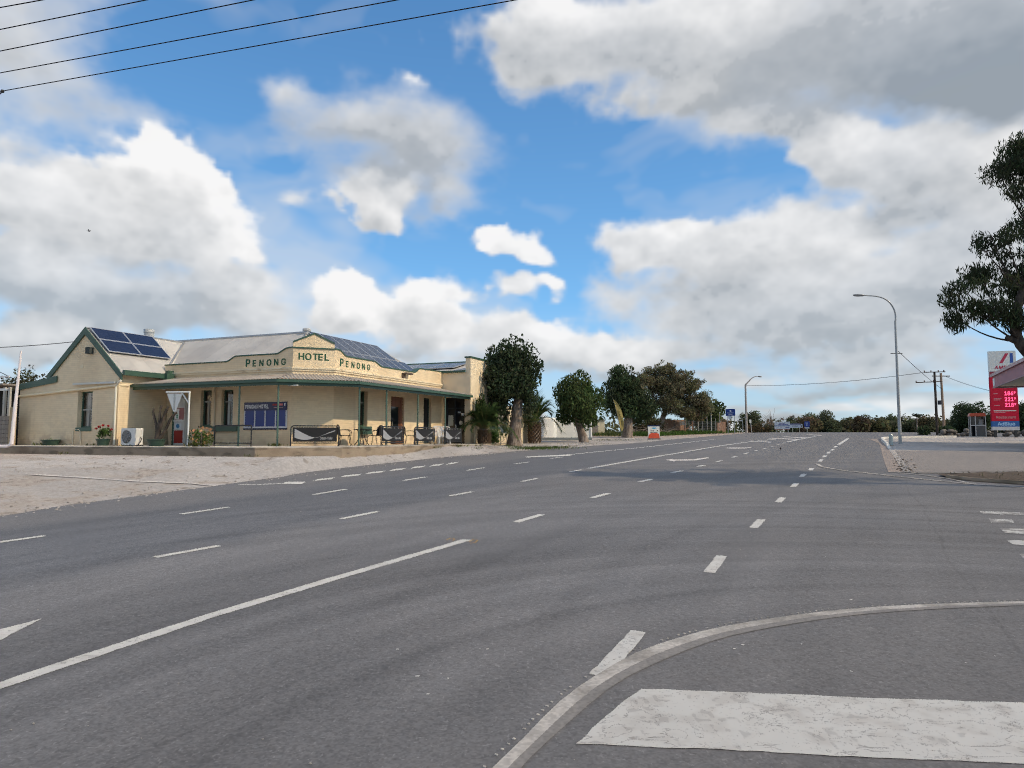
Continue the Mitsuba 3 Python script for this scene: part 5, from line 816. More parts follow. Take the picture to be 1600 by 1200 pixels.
add('panel', bx(0, .86, .05, 1.0, -.02, .02, frame(q + [.05, .62, 0], [1, -.1, 0], [0, -.25, 1])), 'vc_gloss', af, col=(.35, .35, .32)); add('cap', bx(-.01, .87, .98, 1.04, -.05, .03, m), 'vc_gloss', af, col=(.01, .03, .12)); add('foot', bx(-.05, .9, 0, .05, -.05, .05, m), 'vc_matte', af, col=(.12, .12, .12))
# fences
rf = thing('rusty_fence', 'rusty corrugated sheet fence beside the sandwich board', 'fence'); f0, f1 = np.array([15.8, 74.0]), np.array([19.0, 77.4])
def fence_run(k, f0, f1, n, h, bs, jit, name='sheet', gap=.02):
    rg = np.random.default_rng(int(f0[0] * 10))
    for i in range(n):
        a, b = f0 + (f1 - f0) * i / n, f0 + (f1 - f0) * (i + 1 - gap) / n; hh = h * (1 + rg.uniform(-jit, jit)); pts = np.linspace(a, b, 9); z = float(g(a[1])); o = np.array([RD[1], -RD[0]])
        pts = pts + np.outer(.03 * np.cos(np.arange(9) * math.pi), np.array([.7, -.7])); v = np.vstack([np.c_[pts, np.full(9, z - .05)], np.c_[pts, np.full(9, z + hh)]]); add(name, (v, np.array([[j, j + 1, j + 10, j + 9] for j in range(8)])), bs, k)
fence_run(rf, f0, f1, 5, 1.45, 'rust', .08); add('post', [rod([*(f0 + (f1 - f0) * t + [.05, .1]), float(g(75)) - .2], [*(f0 + (f1 - f0) * t + [.05, .1]), float(g(75)) + 1.6], .05, 6) for t in (0, .5, 1)], 'timber', rf)
wf = thing('wire_fence', 'wire mesh fence on tall thin posts with pale board pieces above the long grass', 'fence'); rg = np.random.default_rng(4)
for i, px in enumerate(np.linspace(0, 1, 9)):
    q = np.array([18.3 + 5.2 * px, 74.8 + 5 * px]); z = float(g(q[1])); add('post', rod([*q, z - .1], [*q, z + rg.uniform(1.5, 2.5)], .04, 6), 'vc_matte', wf, col=(.26, .25, .24) if i % 3 else (.5, .49, .46))
add('wire', [rod([18.3, 74.8, float(g(74.8)) + h], [23.5, 79.8, float(g(79.8)) + h], .007, 4) for h in (.3, .55, .8, 1.05, 1.3)] + [rod([18.3 + 5.2 * t, 74.8 + 5 * t, float(g(75)) + .2], [18.3 + 5.2 * t, 74.8 + 5 * t, float(g(77)) + 1.35], .005, 4) for t in np.linspace(0, 1, 40)], 'vc_metal', wf, col=(.3, .3, .3), kind='stuff'); bd = frame([17.6, 74.2, float(g(74.2))], [1, .55, 0], Z)
for x, w, z0, z1, t in ((.0, .16, .9, 1.5, .12), (.3, .7, .95, 1.35, -.02), (1.25, .14, .8, 1.4, .1)): add('board', prism(Polygon([(x, z1), (x + w, z1 - .02), (x + w + t * .5, z0), (x + t, z0)]), bd, 0, .03), 'vc_matte', wf, col=(.58, .55, .49))
rf2 = thing('rusty_fence', 'short rusty sheet fence section near the blue sign', 'fence'); fence_run(rf2, np.array([23.0, 79.3]), np.array([24.4, 80.6]), 3, 1.25, 'rust', .05)
gate = thing('red_frame', 'leaning weathered red timber frame before the wire fence', 'frame'); q = np.array([17.9, 73.2, float(g(73.2))])
for dx, l in ((0, .1), (.9, -.12)): add('post', rod(q + [dx, 0, -.1], q + [dx + l, 0, 1.35], .045, 6), 'vc_matte', gate, col=(.30, .17, .11))
add('rail', rod(q + [0, 0, .55], q + [.9, 0, .62], .035, 6), 'vc_matte', gate, col=(.30, .17, .11)); add('brace', rod(q + [-.3, 0, .1], q + [1.0, 0, 1.2], .03, 6), 'vc_matte', gate, col=(.33, .2, .14))
tf_ = thing('paling_fence', 'brown timber paling fence between the white tank and the yellow flag', 'fence')
for i in range(10): q = np.array([6.75 + .13 * i, 65.2, 2.05]); add('paling', bx(q[0] - .055, q[0] + .055, q[1] - .01, q[1] + .01, 1.95, 3.05 + .05 * math.sin(i * 2.1)), 'timber', tf_)
cs = thing('shed', 'small cream walled shed end behind the paling fence', 'shed'); add('wall', bx(8.05, 8.7, 66.2, 69, 1.9, 3.55), 'vc_matte', cs, col=(.68, .60, .42)); add('roof', bx(7.95, 8.8, 66.1, 69.1, 3.55, 3.63), 'vc_metal', cs, col=(.5, .5, .48)); add('wall', bx(6.9, 8.05, 67, 67.2, 1.9, 2.9), 'vc_matte', cs, col=(.55, .45, .30))
br = thing('branch_pile', 'heap of dry brown branches between the flag and the sandwich board', 'branches'); rg = np.random.default_rng(6)
add('twigs', [tube(spline([c, c + d * .5 + [0, 0, .1], c + d], 5), [.035, .025, .02, .015, .008], 4) for c, d in [(np.array([rg.uniform(11.6, 15.2), rg.uniform(67, 70), 2.2 + rg.uniform(0, .5)]), rg.normal(size=3) * [.9, .5, .35]) for _ in range(70)]], 'bark', br, kind='stuff')
shrub('brush', 'dark dry brush mass below the spreading gum tree', 'shrub', [13.6, 70.5, 2.9], [2.0, 1.0, .75], 30, .5, 190, .3, .3, (.06, .055, .03), 44)
# blue road sign, street name frame, marker
def sign_post(k, x, y, h, r=.04, col=GALV): z = float(g(y)); add('post', rod([x, y, z - .2], [x, y, z + h], r, 8), 'vc_metal', k, smooth=40, col=col)
bs_ = thing('road_sign', 'blue rounded rectangular road sign with white symbol on two posts', 'sign'); q = np.array([24.0, 79.0, float(g(79))]); m = frame(q, RN, Z)
for dx in (.18, .9): add('post', tf(rod([dx, -.2, -.03], [dx, 2.3 if dx < .5 else 2.6, -.03], .035), m), 'vc_metal', bs_, smooth=40, col=GALV)
add('panel', prism(sbox(-.02, 1.95, 1.0, 2.72).buffer(-.08).buffer(.08), m, 0, .03), 'vc_gloss', bs_, col=(.012, .05, .25)); add('symbol', prism(shapely.Point(.5, 2.5).buffer(.09), m, .03, .034), 'vc_gloss', bs_, col=(.7, .72, .75)); add('lettering', [bx(.15, .86, 2.25, 2.30, .03, .034, m), bx(.25, .72, 2.09, 2.14, .03, .034, m)], 'vc_gloss', bs_, col=(.55, .6, .7)); add('shield', prism(Polygon([(.2, 1.93), (.62, 1.93), (.54, 1.62), (.4, 1.5), (.28, 1.62)]), m, 0, .02), 'vc_gloss', bs_, col=(.55, .62, .7))
sn = thing('street_sign', 'small white street name blade on a post right of the blue sign', 'sign'); q = np.array([26.05, 81.5, float(g(81.5))]); m = frame(q, RN, Z); add('post', tf(rod([.6, -.2, 0], [.6, 1.55, 0], .035), m), 'vc_metal', sn, col=GALV); add('blade', bx(.0, .6, 1.38, 1.52, -.01, .01, m), 'vc_gloss', sn, col=(.55, .56, .55))
gm = thing('guide_post', 'slim white topped post right of the far street lamp', 'post'); q = np.array([29.4, 86.5, float(g(86.5))]); add('post', rod(q, q + [-.15, 0, 1.6], .04), 'vc_matte', gm, col=(.42, .41, .39)); add('reflector', bx(q[0] - .27, q[0] - .05, 86.46, 86.5, q[2] + 1.2, q[2] + 1.6), 'vc_gloss', gm, col=(.6, .6, .58))
b1 = thing('advert_sign', 'white billboard with blue band and red base by the crest', 'sign'); q = P_['s0']; zb = float(g(112)); m = frame([q[0], 112, zb], RN, Z); w = 2.3; add('panel', bx(0, w, .45, 1.68, -.03, .03, m), 'vc_gloss', b1, col=(.55, .58, .62))
add('band', bx(0, w, .98, 1.10, .03, .036, m), 'vc_gloss', b1, col=(.10, .16, .32)); add('lettering', [bx(.7, 1.6, 1.38, 1.48, .03, .036, m), bx(.6, 2.0, 1.18, 1.30, .03, .036, m), bx(1.6, 2.2, .68, .8, .03, .036, m)], 'vc_gloss', b1, col=(.09, .10, .28)); add('base_strip', bx(0, w, .45, .52, .03, .036, m), 'vc_gloss', b1, col=(.4, .12, .1)); add('post', [tf(rod([x, -.3, -.05], [x, .6, -.05], .05), m) for x in (.3, 2.0)], 'vc_metal', b1, col=GALV)
b2 = thing('direction_sign', 'white direction sign with black chevron end between billboard and round blue sign', 'sign'); q = P_['s2']; m = frame([q[0], 114, float(g(114))], RN, Z); add('panel', bx(0, 2.1, .72, 1.35, -.03, .03, m), 'vc_gloss', b2, col=(.50, .54, .60)); add('top_strip', bx(0, 1.8, 1.22, 1.42, .03, .036, m), 'vc_gloss', b2, col=(.16, .16, .26)); add('chevron', prism(Polygon([(1.75, 1.24), (1.88, 1.24), (2.02, 1.0), (1.88, .76), (1.75, .76), (1.88, 1.0)]), m, .03, .038), 'vc_gloss', b2, col=(.01, .01, .02)); add('lettering', [bx(.55, 1.4, .95, 1.1, .03, .036, m), bx(.15, .3, .9, 1.15, .03, .036, m)], 'vc_gloss', b2, col=(.22, .25, .33)); add('post', [tf(rod([x, -.3, -.05], [x, .8, -.05], .05), m) for x in (.6, 1.6)], 'vc_metal', b2, col=(.4, .42, .35))
b3 = thing('tourist_sign', 'round topped blue sign with white plate right of the chevron sign', 'sign'); q = P_['s4']; m = frame([q[0], 111, float(g(111))], RN, Z); add('panel', prism(sbox(0, .85, .85, 1.75).buffer(-.25).buffer(.25), m, -.03, .03), 'vc_gloss', b3, col=(.01, .035, .22)); add('symbol', [bx(.25, .55, 1.4, 1.52, .03, .036, m), bx(.3, .52, 1.1, 1.2, .03, .036, m)], 'vc_gloss', b3, col=(.45, .55, .7)); add('plate', bx(.1, .75, .62, .82, -.02, .02, m), 'vc_gloss', b3, col=(.5, .52, .55)); add('post', tf(rod([.42, -.3, -.05], [.42, .8, -.05], .05), m), 'vc_metal', b3, col=(.4, .42, .35))
# street lamps, power poles, wires
def lamp(label, base, h, arm, col, r0, r1, segs, head=.7):
    k = thing('street_lamp', label, 'street lamp'); b = np.asarray(base, float); add('pole', tube([b - [0, 0, .2], b + [0, 0, h * .5], b + [0, 0, h]], [r0, (r0 + r1) / 2, r1], 12), 'vc_gloss', k, smooth=40, col=col); pts = spline([b + [0, 0, h]] + [b + np.asarray(s) for s in segs], 18)
    add('arm', tube(pts, np.linspace(r1 * .9, .035, 18), 8), 'vc_gloss', k, smooth=True, col=col); t = pts[-1] - pts[-2]; t /= np.linalg.norm(t); m = frame(pts[-1] - .05 * t, t, np.cross(Z, t)); add('lamp_head', tf(tf(trimesh.creation.icosphere(subdivisions=2, radius=1), np.diag([head / 2, .15, .075, 1])), atf(m, head / 2 - .02, 0)), 'vc_gloss', k, smooth=True, col=(.22, .23, .24)); add('lens', tf(tf(trimesh.creation.icosphere(subdivisions=2, radius=1), np.diag([head * .36, .11, .05, 1])), atf(m, head / 2 + .04, 0, -.04)), 'vc_gloss', k, smooth=True, col=(.5, .5, .48)); return k
def rnd(a): return np.asarray(a, float)
LB = np.array([23.85, 43.4, 1.56]); k = lamp('tall galvanised street lamp with curved outreach arm on the forecourt tip', LB, 7.6, 3, (.30, .32, .33), .10, .06, [(-.05, 0, 8.4), (-.45, 0, 8.95), (-1.1, 0, 9.2), (-1.9, 0, 9.26)], .75); add('band', [bx(LB[0] - .35, LB[0] + .35, 43.36, 43.44, 7.15, 7.2)], 'vc_metal', k, col=(.2, .2, .2))
l2 = np.array([27.6, 83.0, float(g(83))]); k = lamp('distant concrete street lamp left of the road crest', l2, 5.7, 2, (.33, .30, .28), .14, .10, [(.5, 0, 6.2), (1.0, 0, 6.6), (1.5, 0, 6.68)], .55)
bo = thing('bollard', 'short galvanised round bollard left of the tall street lamp', 'bollard'); q = np.array([21.95, 40.9, float(g(40.9))]); add('tube', tube([q - [0, 0, .1], q + [0, 0, .62], q + [0, 0, .66]], [.11, .11, .09], 16), 'vc_metal', bo, smooth=40, col=(.36, .42, .43)); add('collar', rod(q, q + [0, 0, .04], .15, 16), 'concrete', bo)
def upole(name, label, b, t, r, bs='timber'):
    k = thing(name, label, 'power pole'); b = np.array([b[0], b[1], float(g(b[1])) - .2]); add('pole', tube([b, t], [r, r * .75], 10), bs, k, smooth=40); return k
u1 = upole('power_pole', 'dark nearer power pole with two crossarms', P_['u1b'], P_['u1t'], .125, 'bark_dark'); bsdf('orange_pole', base_color=(lambda: proc(lambda p, n, uv: mix((.24, .17, .12), (.32, .22, .15), fbm(p.x * 4, p.y * 4, p.z * .6))))(), roughness=.8)
for a, b in (('xa0', 'xa1'), ('xb0', 'xb1')): add('crossarm', rod(P_[a] + [0, -.1, 0], P_[b] + [0, -.1, 0], .045, 6), 'bark_dark', u1); add('insulator', [rod(P_[a] * (1 - t) + P_[b] * t, P_[a] * (1 - t) + P_[b] * t + [0, 0, .18], .05, 6) for t in (.04, .35, .7, .96)], 'vc_gloss', u1, col=(.18, .12, .1))
add('transformer', tf(trimesh.creation.cylinder(.2, .4, sections=14), trimesh.transformations.translation_matrix(P_['u1t'] + [.35, -.1, -2.9])), 'vc_matte', u1, col=(.05, .05, .06))
u2 = upole('power_pole', 'brown further power pole just right of the dark one', P_['u2b'], P_['u2t'], .14, 'orange_pole'); add('crossarm', rod(P_['u2t'] + [-.9, 0, -.3], P_['u2t'] + [.9, 0, -.3], .06, 6), 'timber', u2)
def wire(name, label, p, q, sag, r=.011, n=26):
    t = np.linspace(0, 1, n)[:, None]; pts = np.asarray(p) * (1 - t) + np.asarray(q) * t - Z * 4 * sag * t * (1 - t); k = num(name); scene[k] = mikit.ply(tube(pts, r, 5), 'vc_matte', True, color=np.tile([.03, .03, .035], (n * 5 + 2, 1))); tag(k, label, 'wire')
wire('wire', 'thin wire from the distant lamp to the crossarm of the dark power pole', l2 + [0, 0, 5.6], P_['xa0'], .35, .022); wire('wire', 'wire running from the tall street lamp to the brown power pole', P_['band'] + [.15, 0, 0], P_['u2t'] + [0, 0, -1.6], .1, .018); wire('wire', 'wire from the power poles to the fuel price sign', P_['u2t'] + [.4, 0, -.3], P_['wend'], .12, .02)
wire('wire', 'drooping service wire reaching the left side of the gable', W(11.05, -2.56, 6.2), [-26.5, 27.0, 5.6], .25, .016); wire('wire', 'short sloping wire at the far left edge above the timber shed', [-30.0, 36, 7.2], [-25.6, 36, 5.0], .02, .018)
for (p, q), lab in zip(D['wires'], ('lowest of the five overhead wires', 'second lowest of the five overhead wires', 'middle one of the five overhead wires', 'second highest of the five overhead wires', 'highest of the five overhead wires at the top left corner')):
    p, q = np.array(p), np.array(q); d = q - p; wire('overhead_wire', lab, p - d * .35, q + d * .8, .0, .009, 40)
p0 = np.array(D['wires'][0][0]); ik = add('wire_clamp', [tf(trimesh.creation.icosphere(subdivisions=1, radius=.035), trimesh.transformations.translation_matrix(p0 + [.06, -.01, .0])), rod(p0 + [.05, 0, 0], p0 + [-.12, 0, -.18], .012, 6)], 'vc_matte', col=(.05, .05, .05)); tag(ik, 'small dark clamp on the lowest overhead wire at the left edge', 'clamp')
# phone booth, price sign, canopy
pb = thing('phone_booth', 'grey phone booth with orange red rounded roof', 'phone booth'); m = frame([38.0, 58.5, float(g(58.5)) - .02], [.9, -.44, 0], Z); bsdf('orange_plastic', base_color={'type': 'rgb', 'value': [.42, .07, .03]}, roughness=.4)
for x in (0, .36, 1.06):
    for d in ((0,) if x == .36 else (0, -.95)): add('post', bx(x, x + .06, 0, 1.75, d - .03, d + .03, m), 'vc_metal', pb, col=(.45, .46, .47))
add('rail', bx(.06, 1.06, .95, 1.03, -.025, .025, m), 'vc_metal', pb, col=(.42, .43, .44)); add('panel', bx(.42, 1.06, .12, .95, -.01, .01, m), 'vc_matte', pb, col=(.10, .10, .10)); add('rear_panel', bx(.06, 1.06, .1, 1.7, -.96, -.94, m), 'dark_glass', pb); add('side_panel', bx(1.08, 1.1, .1, 1.7, -.92, -.03, m), 'dark_glass', pb); add('telephone', bx(.72, 1.0, 1.05, 1.5, -.9, -.7, m), 'vc_gloss', pb, col=(.42, .44, .46)); add('pane', bx(.09, .33, 1.03, 1.7, -.005, .005, m), 'dark_glass', pb); add('base', bx(-.03, 1.15, -.05, .1, -1.0, .05, m), 'concrete', pb)
rp = shapely.LineString([(.0, 0), (1.12, 0)]).buffer(.02); add('roof', prism(Polygon([(-.02, 1.75), (1.14, 1.75), (1.12, 1.92), (1.04, 2.02), (.08, 2.02), (0, 1.92)]), m, -1.0, .05), 'orange_plastic', pb)
ps = thing('price_sign', 'tall red fuel price sign with white logo panel on top and blue strip below', 'sign'); PS = frame([39.1, 57.4, 0], [.968, -.25, 0], Z); SW = 1.93; RED = (.47, .010, .035)
add('logo_panel', bx(0, SW, 7.35, 9.02, -.28, 0, PS), 'vc_gloss', ps, col=(.60, .62, .60)); add('red_band', bx(.02, SW, 6.9, 7.35, -.26, -.01, PS), 'vc_gloss', ps, col=(.22, .01, .03)); add('red_panel', bx(.0, SW, 3.30, 6.9, -.27, 0.001, PS), 'vc_matte', ps, col=RED)
add('blue_strip', bx(0, SW, 2.84, 3.30, -.27, .002, PS), 'vc_gloss', ps, col=(.02, .10, .30)); add('white_strip', bx(0, SW, 2.56, 2.84, -.27, .001, PS), 'vc_gloss', ps, col=(.5, .5, .5)); add('leg', [bx(x, x + .18, 1.8, 2.56, -.2, -.06, PS) for x in (.15, 1.6)], 'vc_matte', ps, col=(.05, .05, .05))
add('emblem', prism(Polygon([(.72, 8.02), (.96, 8.02), (1.42, 8.82), (1.18, 8.82)]), PS, 0, .012), 'vc_gloss', ps, col=(.42, .02, .06)); add('emblem', prism(Polygon([(1.5, 8.02), (1.72, 8.05), (1.72, 8.82), (1.5, 8.82)]), PS, 0, .012), 'vc_gloss', ps, col=(.02, .08, .32))
letters('AMPOL', PS, [.36, .66, 1.0, 1.25, 1.54], 7.56, [.25] * 5, (.40, .02, .06), ps, .012, shear=.22)
for t, z in (('186', 5.40), ('221', 4.92), ('218', 4.46)):
    text(t, PS, .98, z, .30, (.8, .1, .2), ps, w=.62, bold=True, depth=.012, emit=(.75, .06, .16), name='price_digits'); text('9', PS, 1.64, z + .12, .17, (.8, .1, .2), ps, w=.13, bold=True, depth=.012, emit=(.75, .06, .16), name='price_digits')
add('small_print', [bx(.2, .2 + w, z, z + h, .001, .008, PS) for w, z, h in ((.3, 5.5, .06), (.55, 5.10, .045), (.45, 5.0, .045), (.42, 4.56, .05), (1.4, 5.98, .08), (.8, 3.99, .05))], 'vc_gloss', ps, col=(.55, .28, .3)); add('small_print', [bx(.15, 1.75, 4.10, 4.18, .001, .009, PS)], 'vc_gloss', ps, col=(.6, .55, .52))
text('Restaurant', PS, .30, 3.52, .19, (.50, .25, .26), ps, w=1.4, bold=True, depth=.01); text('AdBlue', PS, .38, 2.95, .26, (.35, .55, .75), ps, w=1.25, bold=True, depth=.012)
cn = thing('fuel_canopy', 'flat fuel station canopy with dusty pink fascia at the right edge', 'canopy'); c0, c1 = from_la(7.23, 54.05), from_la(7.23, 42.0)
cq = Polygon([c0, c1, from_la(24, 42.0), from_la(24, 54.05)]); EY = np.eye(4)
add('soffit', prism(cq.buffer(-.08), EY, 5.22, 5.30), 'vc_matte', cn, col=(.50, .47, .38)); add('fascia', prism(cq.difference(cq.buffer(-.08)), EY, 5.18, 5.84), 'vc_matte', cn, col=(.36, .20, .215)); add('edge_trim', prism(cq.buffer(.12, join_style='mitre').difference(cq.buffer(-.12)), EY, 5.84, 6.02), 'vc_gloss', cn, col=(.20, .035, .045)); add('roof', prism(cq.buffer(-.12), EY, 5.8, 5.9), 'roof_sheet', cn)
add('lower_lip', prism(cq.buffer(.03, join_style='mitre').difference(cq.buffer(-.06)), EY, 5.12, 5.18), 'vc_matte', cn, col=(.36, .25, .26)); cm = frame([*(c0), 0], -RD, Z); add('badge', bx(.05, .75, 5.24, 5.72, .0, .02, cm), 'vc_gloss', cn, col=(.48, .47, .46)); add('column', [bx(*np.sort([q[0] - .15, q[0] + .15]), *np.sort([q[1] - .15, q[1] + .15]), 1.4, 5.22) for q in (from_la(14, 45), from_la(14, 51))], 'vc_gloss', cn, col=(.5, .5, .48))
# low stone wall, hedge and planting behind the forecourt
sw = thing('stone_wall', 'low rubble stone wall behind the phone booth', 'wall'); rg = np.random.default_rng(12)
for i in range(46):
    t = rg.random(); q = np.array([37.0, 61.5]) * (1 - t) + np.array([45.0, 60.0]) * t; e = trimesh.creation.icosphere(subdivisions=1, radius=1); e.apply_scale([rg.uniform(.18, .32), rg.uniform(.15, .25), rg.uniform(.13, .22)]); e.vertices += (meshkit.fbm(e.vertices * 6 + i, 2, 3)[:, None] - .5) * .12; e.apply_translation([q[0], q[1] + rg.uniform(-.2, .2), float(g(q[1])) + rg.uniform(.05, .55)]); add('stone', e, 'vc_matte', sw, smooth=True, col=np.array([.13, .118, .105]) * rg.uniform(.6, 1.5))
# right hand gum tree reaching into the frame
gt = thing('gum_tree', 'gum tree with hanging leaves and forked grey trunk at the right edge', 'tree'); rg = np.random.default_rng(17)
tp = [np.array(q) for q in ((16.4, 17.7, .4), (15.7, 17.8, 2.2), (14.2, 18, 3.65), (13.05, 18, 4.45), (12.98, 18, 4.95), (13.25, 18, 5.8), (13.8, 18.1, 7.2), (14.2, 18.2, 9.2))]
trunk(tp, [.34, .27, .20, .14, .12, .085, .055, .03], 'trunk', gt, .03, 14, 40, seed=4, bs='bark_dark'); add('stub', tube([np.array([13.2, 18, 4.4]), np.array([12.9, 17.98, 4.5]), np.array([12.73, 17.97, 4.56])], [.12, .09, .07], 8), 'bark_dark', gt, smooth=40)
bl = []
for x, y, z, rx, rz in D['gum']:
    for s in range(2 if x < 13.5 else 3):
        c = np.array([x, y, z]) + [0 if s == 0 else rg.uniform(-.15, .6), rg.normal() * .55, rg.normal() * .08]; n = max(4, int(rx * rz * 60))
        for _ in range(n):
            d = rg.normal(size=3); d /= np.linalg.norm(d); bl.append((c + d * [rx, rx, rz] * rg.uniform(.2, .9), np.array([.20, .20, .17]) * rg.uniform(.7, 1.4)))
for _ in range(90): bl.append((np.array([rg.uniform(14.2, 18.5), rg.uniform(16, 20.5), rg.uniform(5.8, 9.8)]), np.array([.45, .45, .35])))
m, cc = crown(bl, 1080, .16, .21, rg, (.052, .066, .038), .35, 1.3); add('crown', m, 'leaf', gt, col=cc)
near_ = np.array(tp[3:]); lim = []
for x, y, z, rx, rz in D['gum']:
    e = np.array([x, y, z]); j = np.argmin(np.linalg.norm(near_ - e - [0, 0, -.8], axis=1)); s_ = near_[j]; lim.append(tube(spline([s_, s_ * .5 + e * .5 + [0, rg.normal() * .1, -.12], e], 8), np.linspace(.028, .008, 8), 6))
    for _ in range(3): d = rg.normal(size=3) * [rx, rx, rz] * .7; lim.append(tube([e, e + d * .5 + [0, 0, .04], e + d], [.015, .01, .005], 4))
add('limb', lim, 'bark_dark', gt, smooth=True)
# far trees
desc = {0: ('dark green rounded mallee tree', (.098, .112, .064)), 1: ('small dull green tree', (.105, .12, .07)), 2: ('reddish brown bushy tree', (.15, .115, .075)), 3: ('olive green spreading mallee tree', (.135, .135, .075)), 4: ('dense dark garden tree', (.055, .08, .042)), 5: ('grey green wispy tree', (.075, .08, .05))}
where = ['behind the distant street lamp', 'left of the blue sign at the fence end', 'low behind the slim white topped post', 'just above the white billboard', 'behind the round topped blue sign', 'widest in the horizon row', 'left of a reddish tree on the horizon', 'half way along the horizon to the tall street lamp', 'on the horizon just left of the tall street lamp', 'behind the tall street lamp', 'on the horizon just right of the tall street lamp', 'on the horizon left of the dark power pole', 'behind the two power poles', 'between the power poles and the phone booth', 'far off, showing above the gap right of the billboard', 'behind the phone booth, tallest there', 'low, left of the phone booth', 'behind the fuel price sign', 'at the right edge under the canopy', 'clipped round beside the stone wall', 'low at the foot of the power pole', 'behind the lean-to roof left of the hotel', 'at the left edge behind the timber shed', 'low against the lean-to eave', 'behind the white tank', 'behind the branch heap', 'behind the wire fence', 'hidden mostly behind the tank tree']
for i, ((x, y, zt, hw, kd), wh) in enumerate(zip(D['far'], where)):
    rg = np.random.default_rng(100 + i); z0 = float(g(y)); h = max(zt - z0, .8); nm, col = desc[kd]; c = np.array([x, y, z0 + h * .56]); r_ = np.array([hw * .86, hw * .8, h * .40])
    n = 16 if y > 95 else 26; sub = max(.3, min(hw, h) * (.34 if kd != 5 else .24)); bl = lobes(c, r_, n, sub, rg) + lobes(c - [0, 0, h * .28], r_ * [.9, .9, .5], n // 2, sub, rg)
    leaf_ = .24 * y / 80 if kd != 5 else .26; per = 190 if y > 95 else (360 if kd == 4 else 170)
    tree('bush' if h < 1.6 else 'far_tree', f'{nm} {wh}', 'bush' if h < 1.6 else 'tree', [x, y, z0], [[0, 0, -.2], [0, 0, h * .3], [.05, 0, h * .7]], [.12 + .02 * h, .1, .05], bl, per, leaf_, .5, col, 100 + i, limbs=3, droop=.2)
# bare twiggy tree, distant umbrella tree
bt = thing('bare_tree', 'bare twiggy tree standing left of the white billboard', 'tree'); rg = np.random.default_rng(77); q = np.array([43.5, 118, float(g(118))])
add('trunk', tube([q, q + [0, 0, 1.2]], [.12, .07], 6), 'bark', bt); add('twigs', [tube(spline([q + [0, 0, .8], q + [d[0] * .5, d[1] * .5, 1.4 + abs(d[2]) * .5], q + [d[0], d[1], 1.5 + abs(d[2])]], 6), [.05, .04, .03, .025, .02, .012], 4) for d in rg.normal(size=(46, 3)) * [1.0, .8, 1.0]], 'bark', bt, kind='stuff')
ut = thing('umbrella_tree', 'thin trunked tree with small flat crown on the horizon right of the tall lamp', 'tree'); q = np.array([58.0, 101, float(g(101))]); add('trunk', tube([q - [0, 0, .2], q + [.05, 0, 2.2]], [.09, .06], 6), 'bark', ut); m, cc = crown(lobes(q + [0, 0, 2.45], [.75, .6, .2], 14, .25, rg, .5), 300, .3, .5, rg, (.045, .055, .03)); add('crown', m, 'leaf', ut, col=cc)
# far scrub: one mass under the horizon trees
rg = np.random.default_rng(55); N = 9000; th = np.radians(rg.uniform(-44, 50, N)); Yd = rg.uniform(135, 230, N); Xd = np.tan(th) * Yd; keepm = Xd > 18; Xd, Yd = Xd[keepm], Yd[keepm]; hh = rg.random(len(Xd)) ** 1.6 * (2.6 + 1.4 * meshkit.noise(np.c_[Xd * .1, Yd * .05, Xd * 0], 4)); v, f, q = leaves(np.c_[Xd, Yd, g(Yd) + hh], 1.1, .6, rg, (.105, .108, .06), .35)
add('scrub', (v, f), 'leaf', col=q, kind='stuff', label='dark olive scrub along the horizon beyond the road crest')
shrub('brush', 'brown dry brush right of the far street lamp', 'shrub', [32.2, 92, 3.0], [2.6, 1.0, .8], 22, .5, 150, .34, .4, (.085, .065, .04), 46, stem=False)
v, f, q = leaves(np.c_[rng.uniform(13.5, 22, 260), rng.uniform(19.2, 23.2, 260), np.full(260, .90)], .16, .14, rng, (.09, .085, .04), .4, np.array([0, 0, 1.]), 0, .6); inn_ = [i for i in range(260) if soil.contains(shapely.Point(v[4 * i][0], v[4 * i][1]))]; vv = np.concatenate([v[4 * i:4 * i + 4] for i in inn_]); qq = np.concatenate([q[4 * i:4 * i + 4] for i in inn_]); add('dry_grass', (vv, np.arange(len(vv)).reshape(-1, 4)), 'leaf', col=qq, kind='stuff', label='dry tufts in the soil strip at the right edge')
db = []
for i in range(60): t = rng.random() ** 1.5; p = rk[0] * (1 - t) + rk[3] * t; db.append(tf(tf(trimesh.creation.icosphere(subdivisions=0, radius=rng.uniform(.02, .06)), np.diag([1, 1, .3, 1])), trimesh.transformations.translation_matrix([p[0] + rng.normal() * .12 + .15, p[1] + rng.normal() * .3, g(p[1]) + .03])))
add('debris', db, 'soil_mat', kind='stuff', label='dark soil and litter along the edge of the paved forecourt')
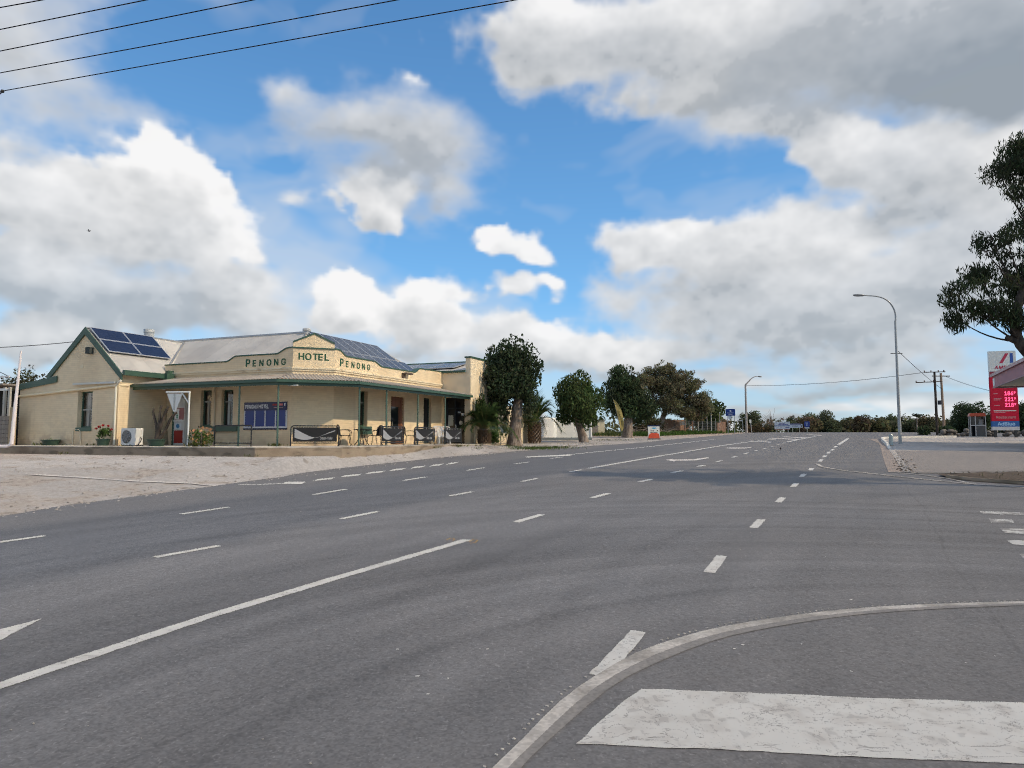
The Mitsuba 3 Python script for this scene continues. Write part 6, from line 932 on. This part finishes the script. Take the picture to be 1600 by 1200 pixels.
# timber shed at the left edge
ts = thing('timber_shed', 'weathered grey timber shed with open window and white rails at the left edge', 'shed'); m = frame([-25.75, 33.0, 1.35], [.923, -.385, 0], Z)
for i in range(8): add('plank', bx(-2, 3.35 + .02 * (i % 2), .02 + .2 * i, .205 + .2 * i, -.03 + .006 * (i % 3), .012 * (i % 2), m), 'timber', ts)
add('post', [bx(x, x + .12, 1.6, 2.9, -.04, .05, m) for x in (2.3, 2.95, 3.3)], 'vc_matte', ts, col=(.40, .38, .34)); add('rail', [bx(-2, 3.2, 2.75, 2.85, -.03, .06, m), bx(-2, 3.3, 3.35, 3.42, .0, .05, m)], 'vc_gloss', ts, col=(.66, .66, .64)); add('interior', bx(-2, 2.6, 0, 2.9, -1.6, -1.5, m), 'vc_matte', ts, col=(.03, .03, .03)); add('corner_wall', bx(3.38, 3.75, 0, 2.0, -.1, 0, m), 'vc_matte', ts, col=(.36, .28, .18)); add('roof', bx(-2.2, 3.0, 3.0, 3.08, -1.4, .15, m), 'timber', ts)  # near-black sheet at the back paints the shade inside the shed
# birds
def bird(label, p, s, rot, fly=False):
    k = thing('bird', label, 'bird'); m = trimesh.transformations.translation_matrix(p) @ trimesh.transformations.rotation_matrix(rot, [0, 0, 1]) @ np.diag([s, s, s, 1])
    mm = [tf(trimesh.creation.icosphere(subdivisions=2, radius=1), np.diag([.5, .26, .27, 1])), tf(tf(trimesh.creation.icosphere(subdivisions=2, radius=.18), np.eye(4)), trimesh.transformations.translation_matrix([.46, 0, .24])), tf(trimesh.creation.cone(.06, .22, sections=6), trimesh.transformations.translation_matrix([.6, 0, .24]) @ trimesh.transformations.rotation_matrix(math.pi / 2, [0, 1, 0])), prism(Polygon([(-.35, -.1), (-.35, .1), (-1.0, .14), (-1.0, -.14)]), np.eye(4), 0, .05)]
    if fly: mm += [prism(Polygon([(.25, sg * .1), (-.2, sg * .1), (-.35, sg * 1.3), (-.05, sg * 1.35)]), trimesh.transformations.rotation_matrix(sg * .35, [1, 0, 0]), .02, .06) for sg in (-1, 1)]
    else: mm += [rod([.0, y, -.55], [.05, y, -.15], .03, 5) for y in (-.1, .1)] + [prism(Polygon([(.3, y - .05), (-.5, y - .03), (-.65, y), (-.3, y + .05)]), np.eye(4), .0, .16) for y in (-.24, .24)]
    add('body', tf(cat_(mm), m), 'vc_matte', k, smooth=40, col=(.03, .03, .035))
bird('small dark bird standing on the asphalt near the crest', [13.6, 35.8, float(g(35.8)) + .10], .16, 1.2); bird('tiny dark bird flying before the big white cloud', [-24.5, 40, 13.9], .13, .4, True)
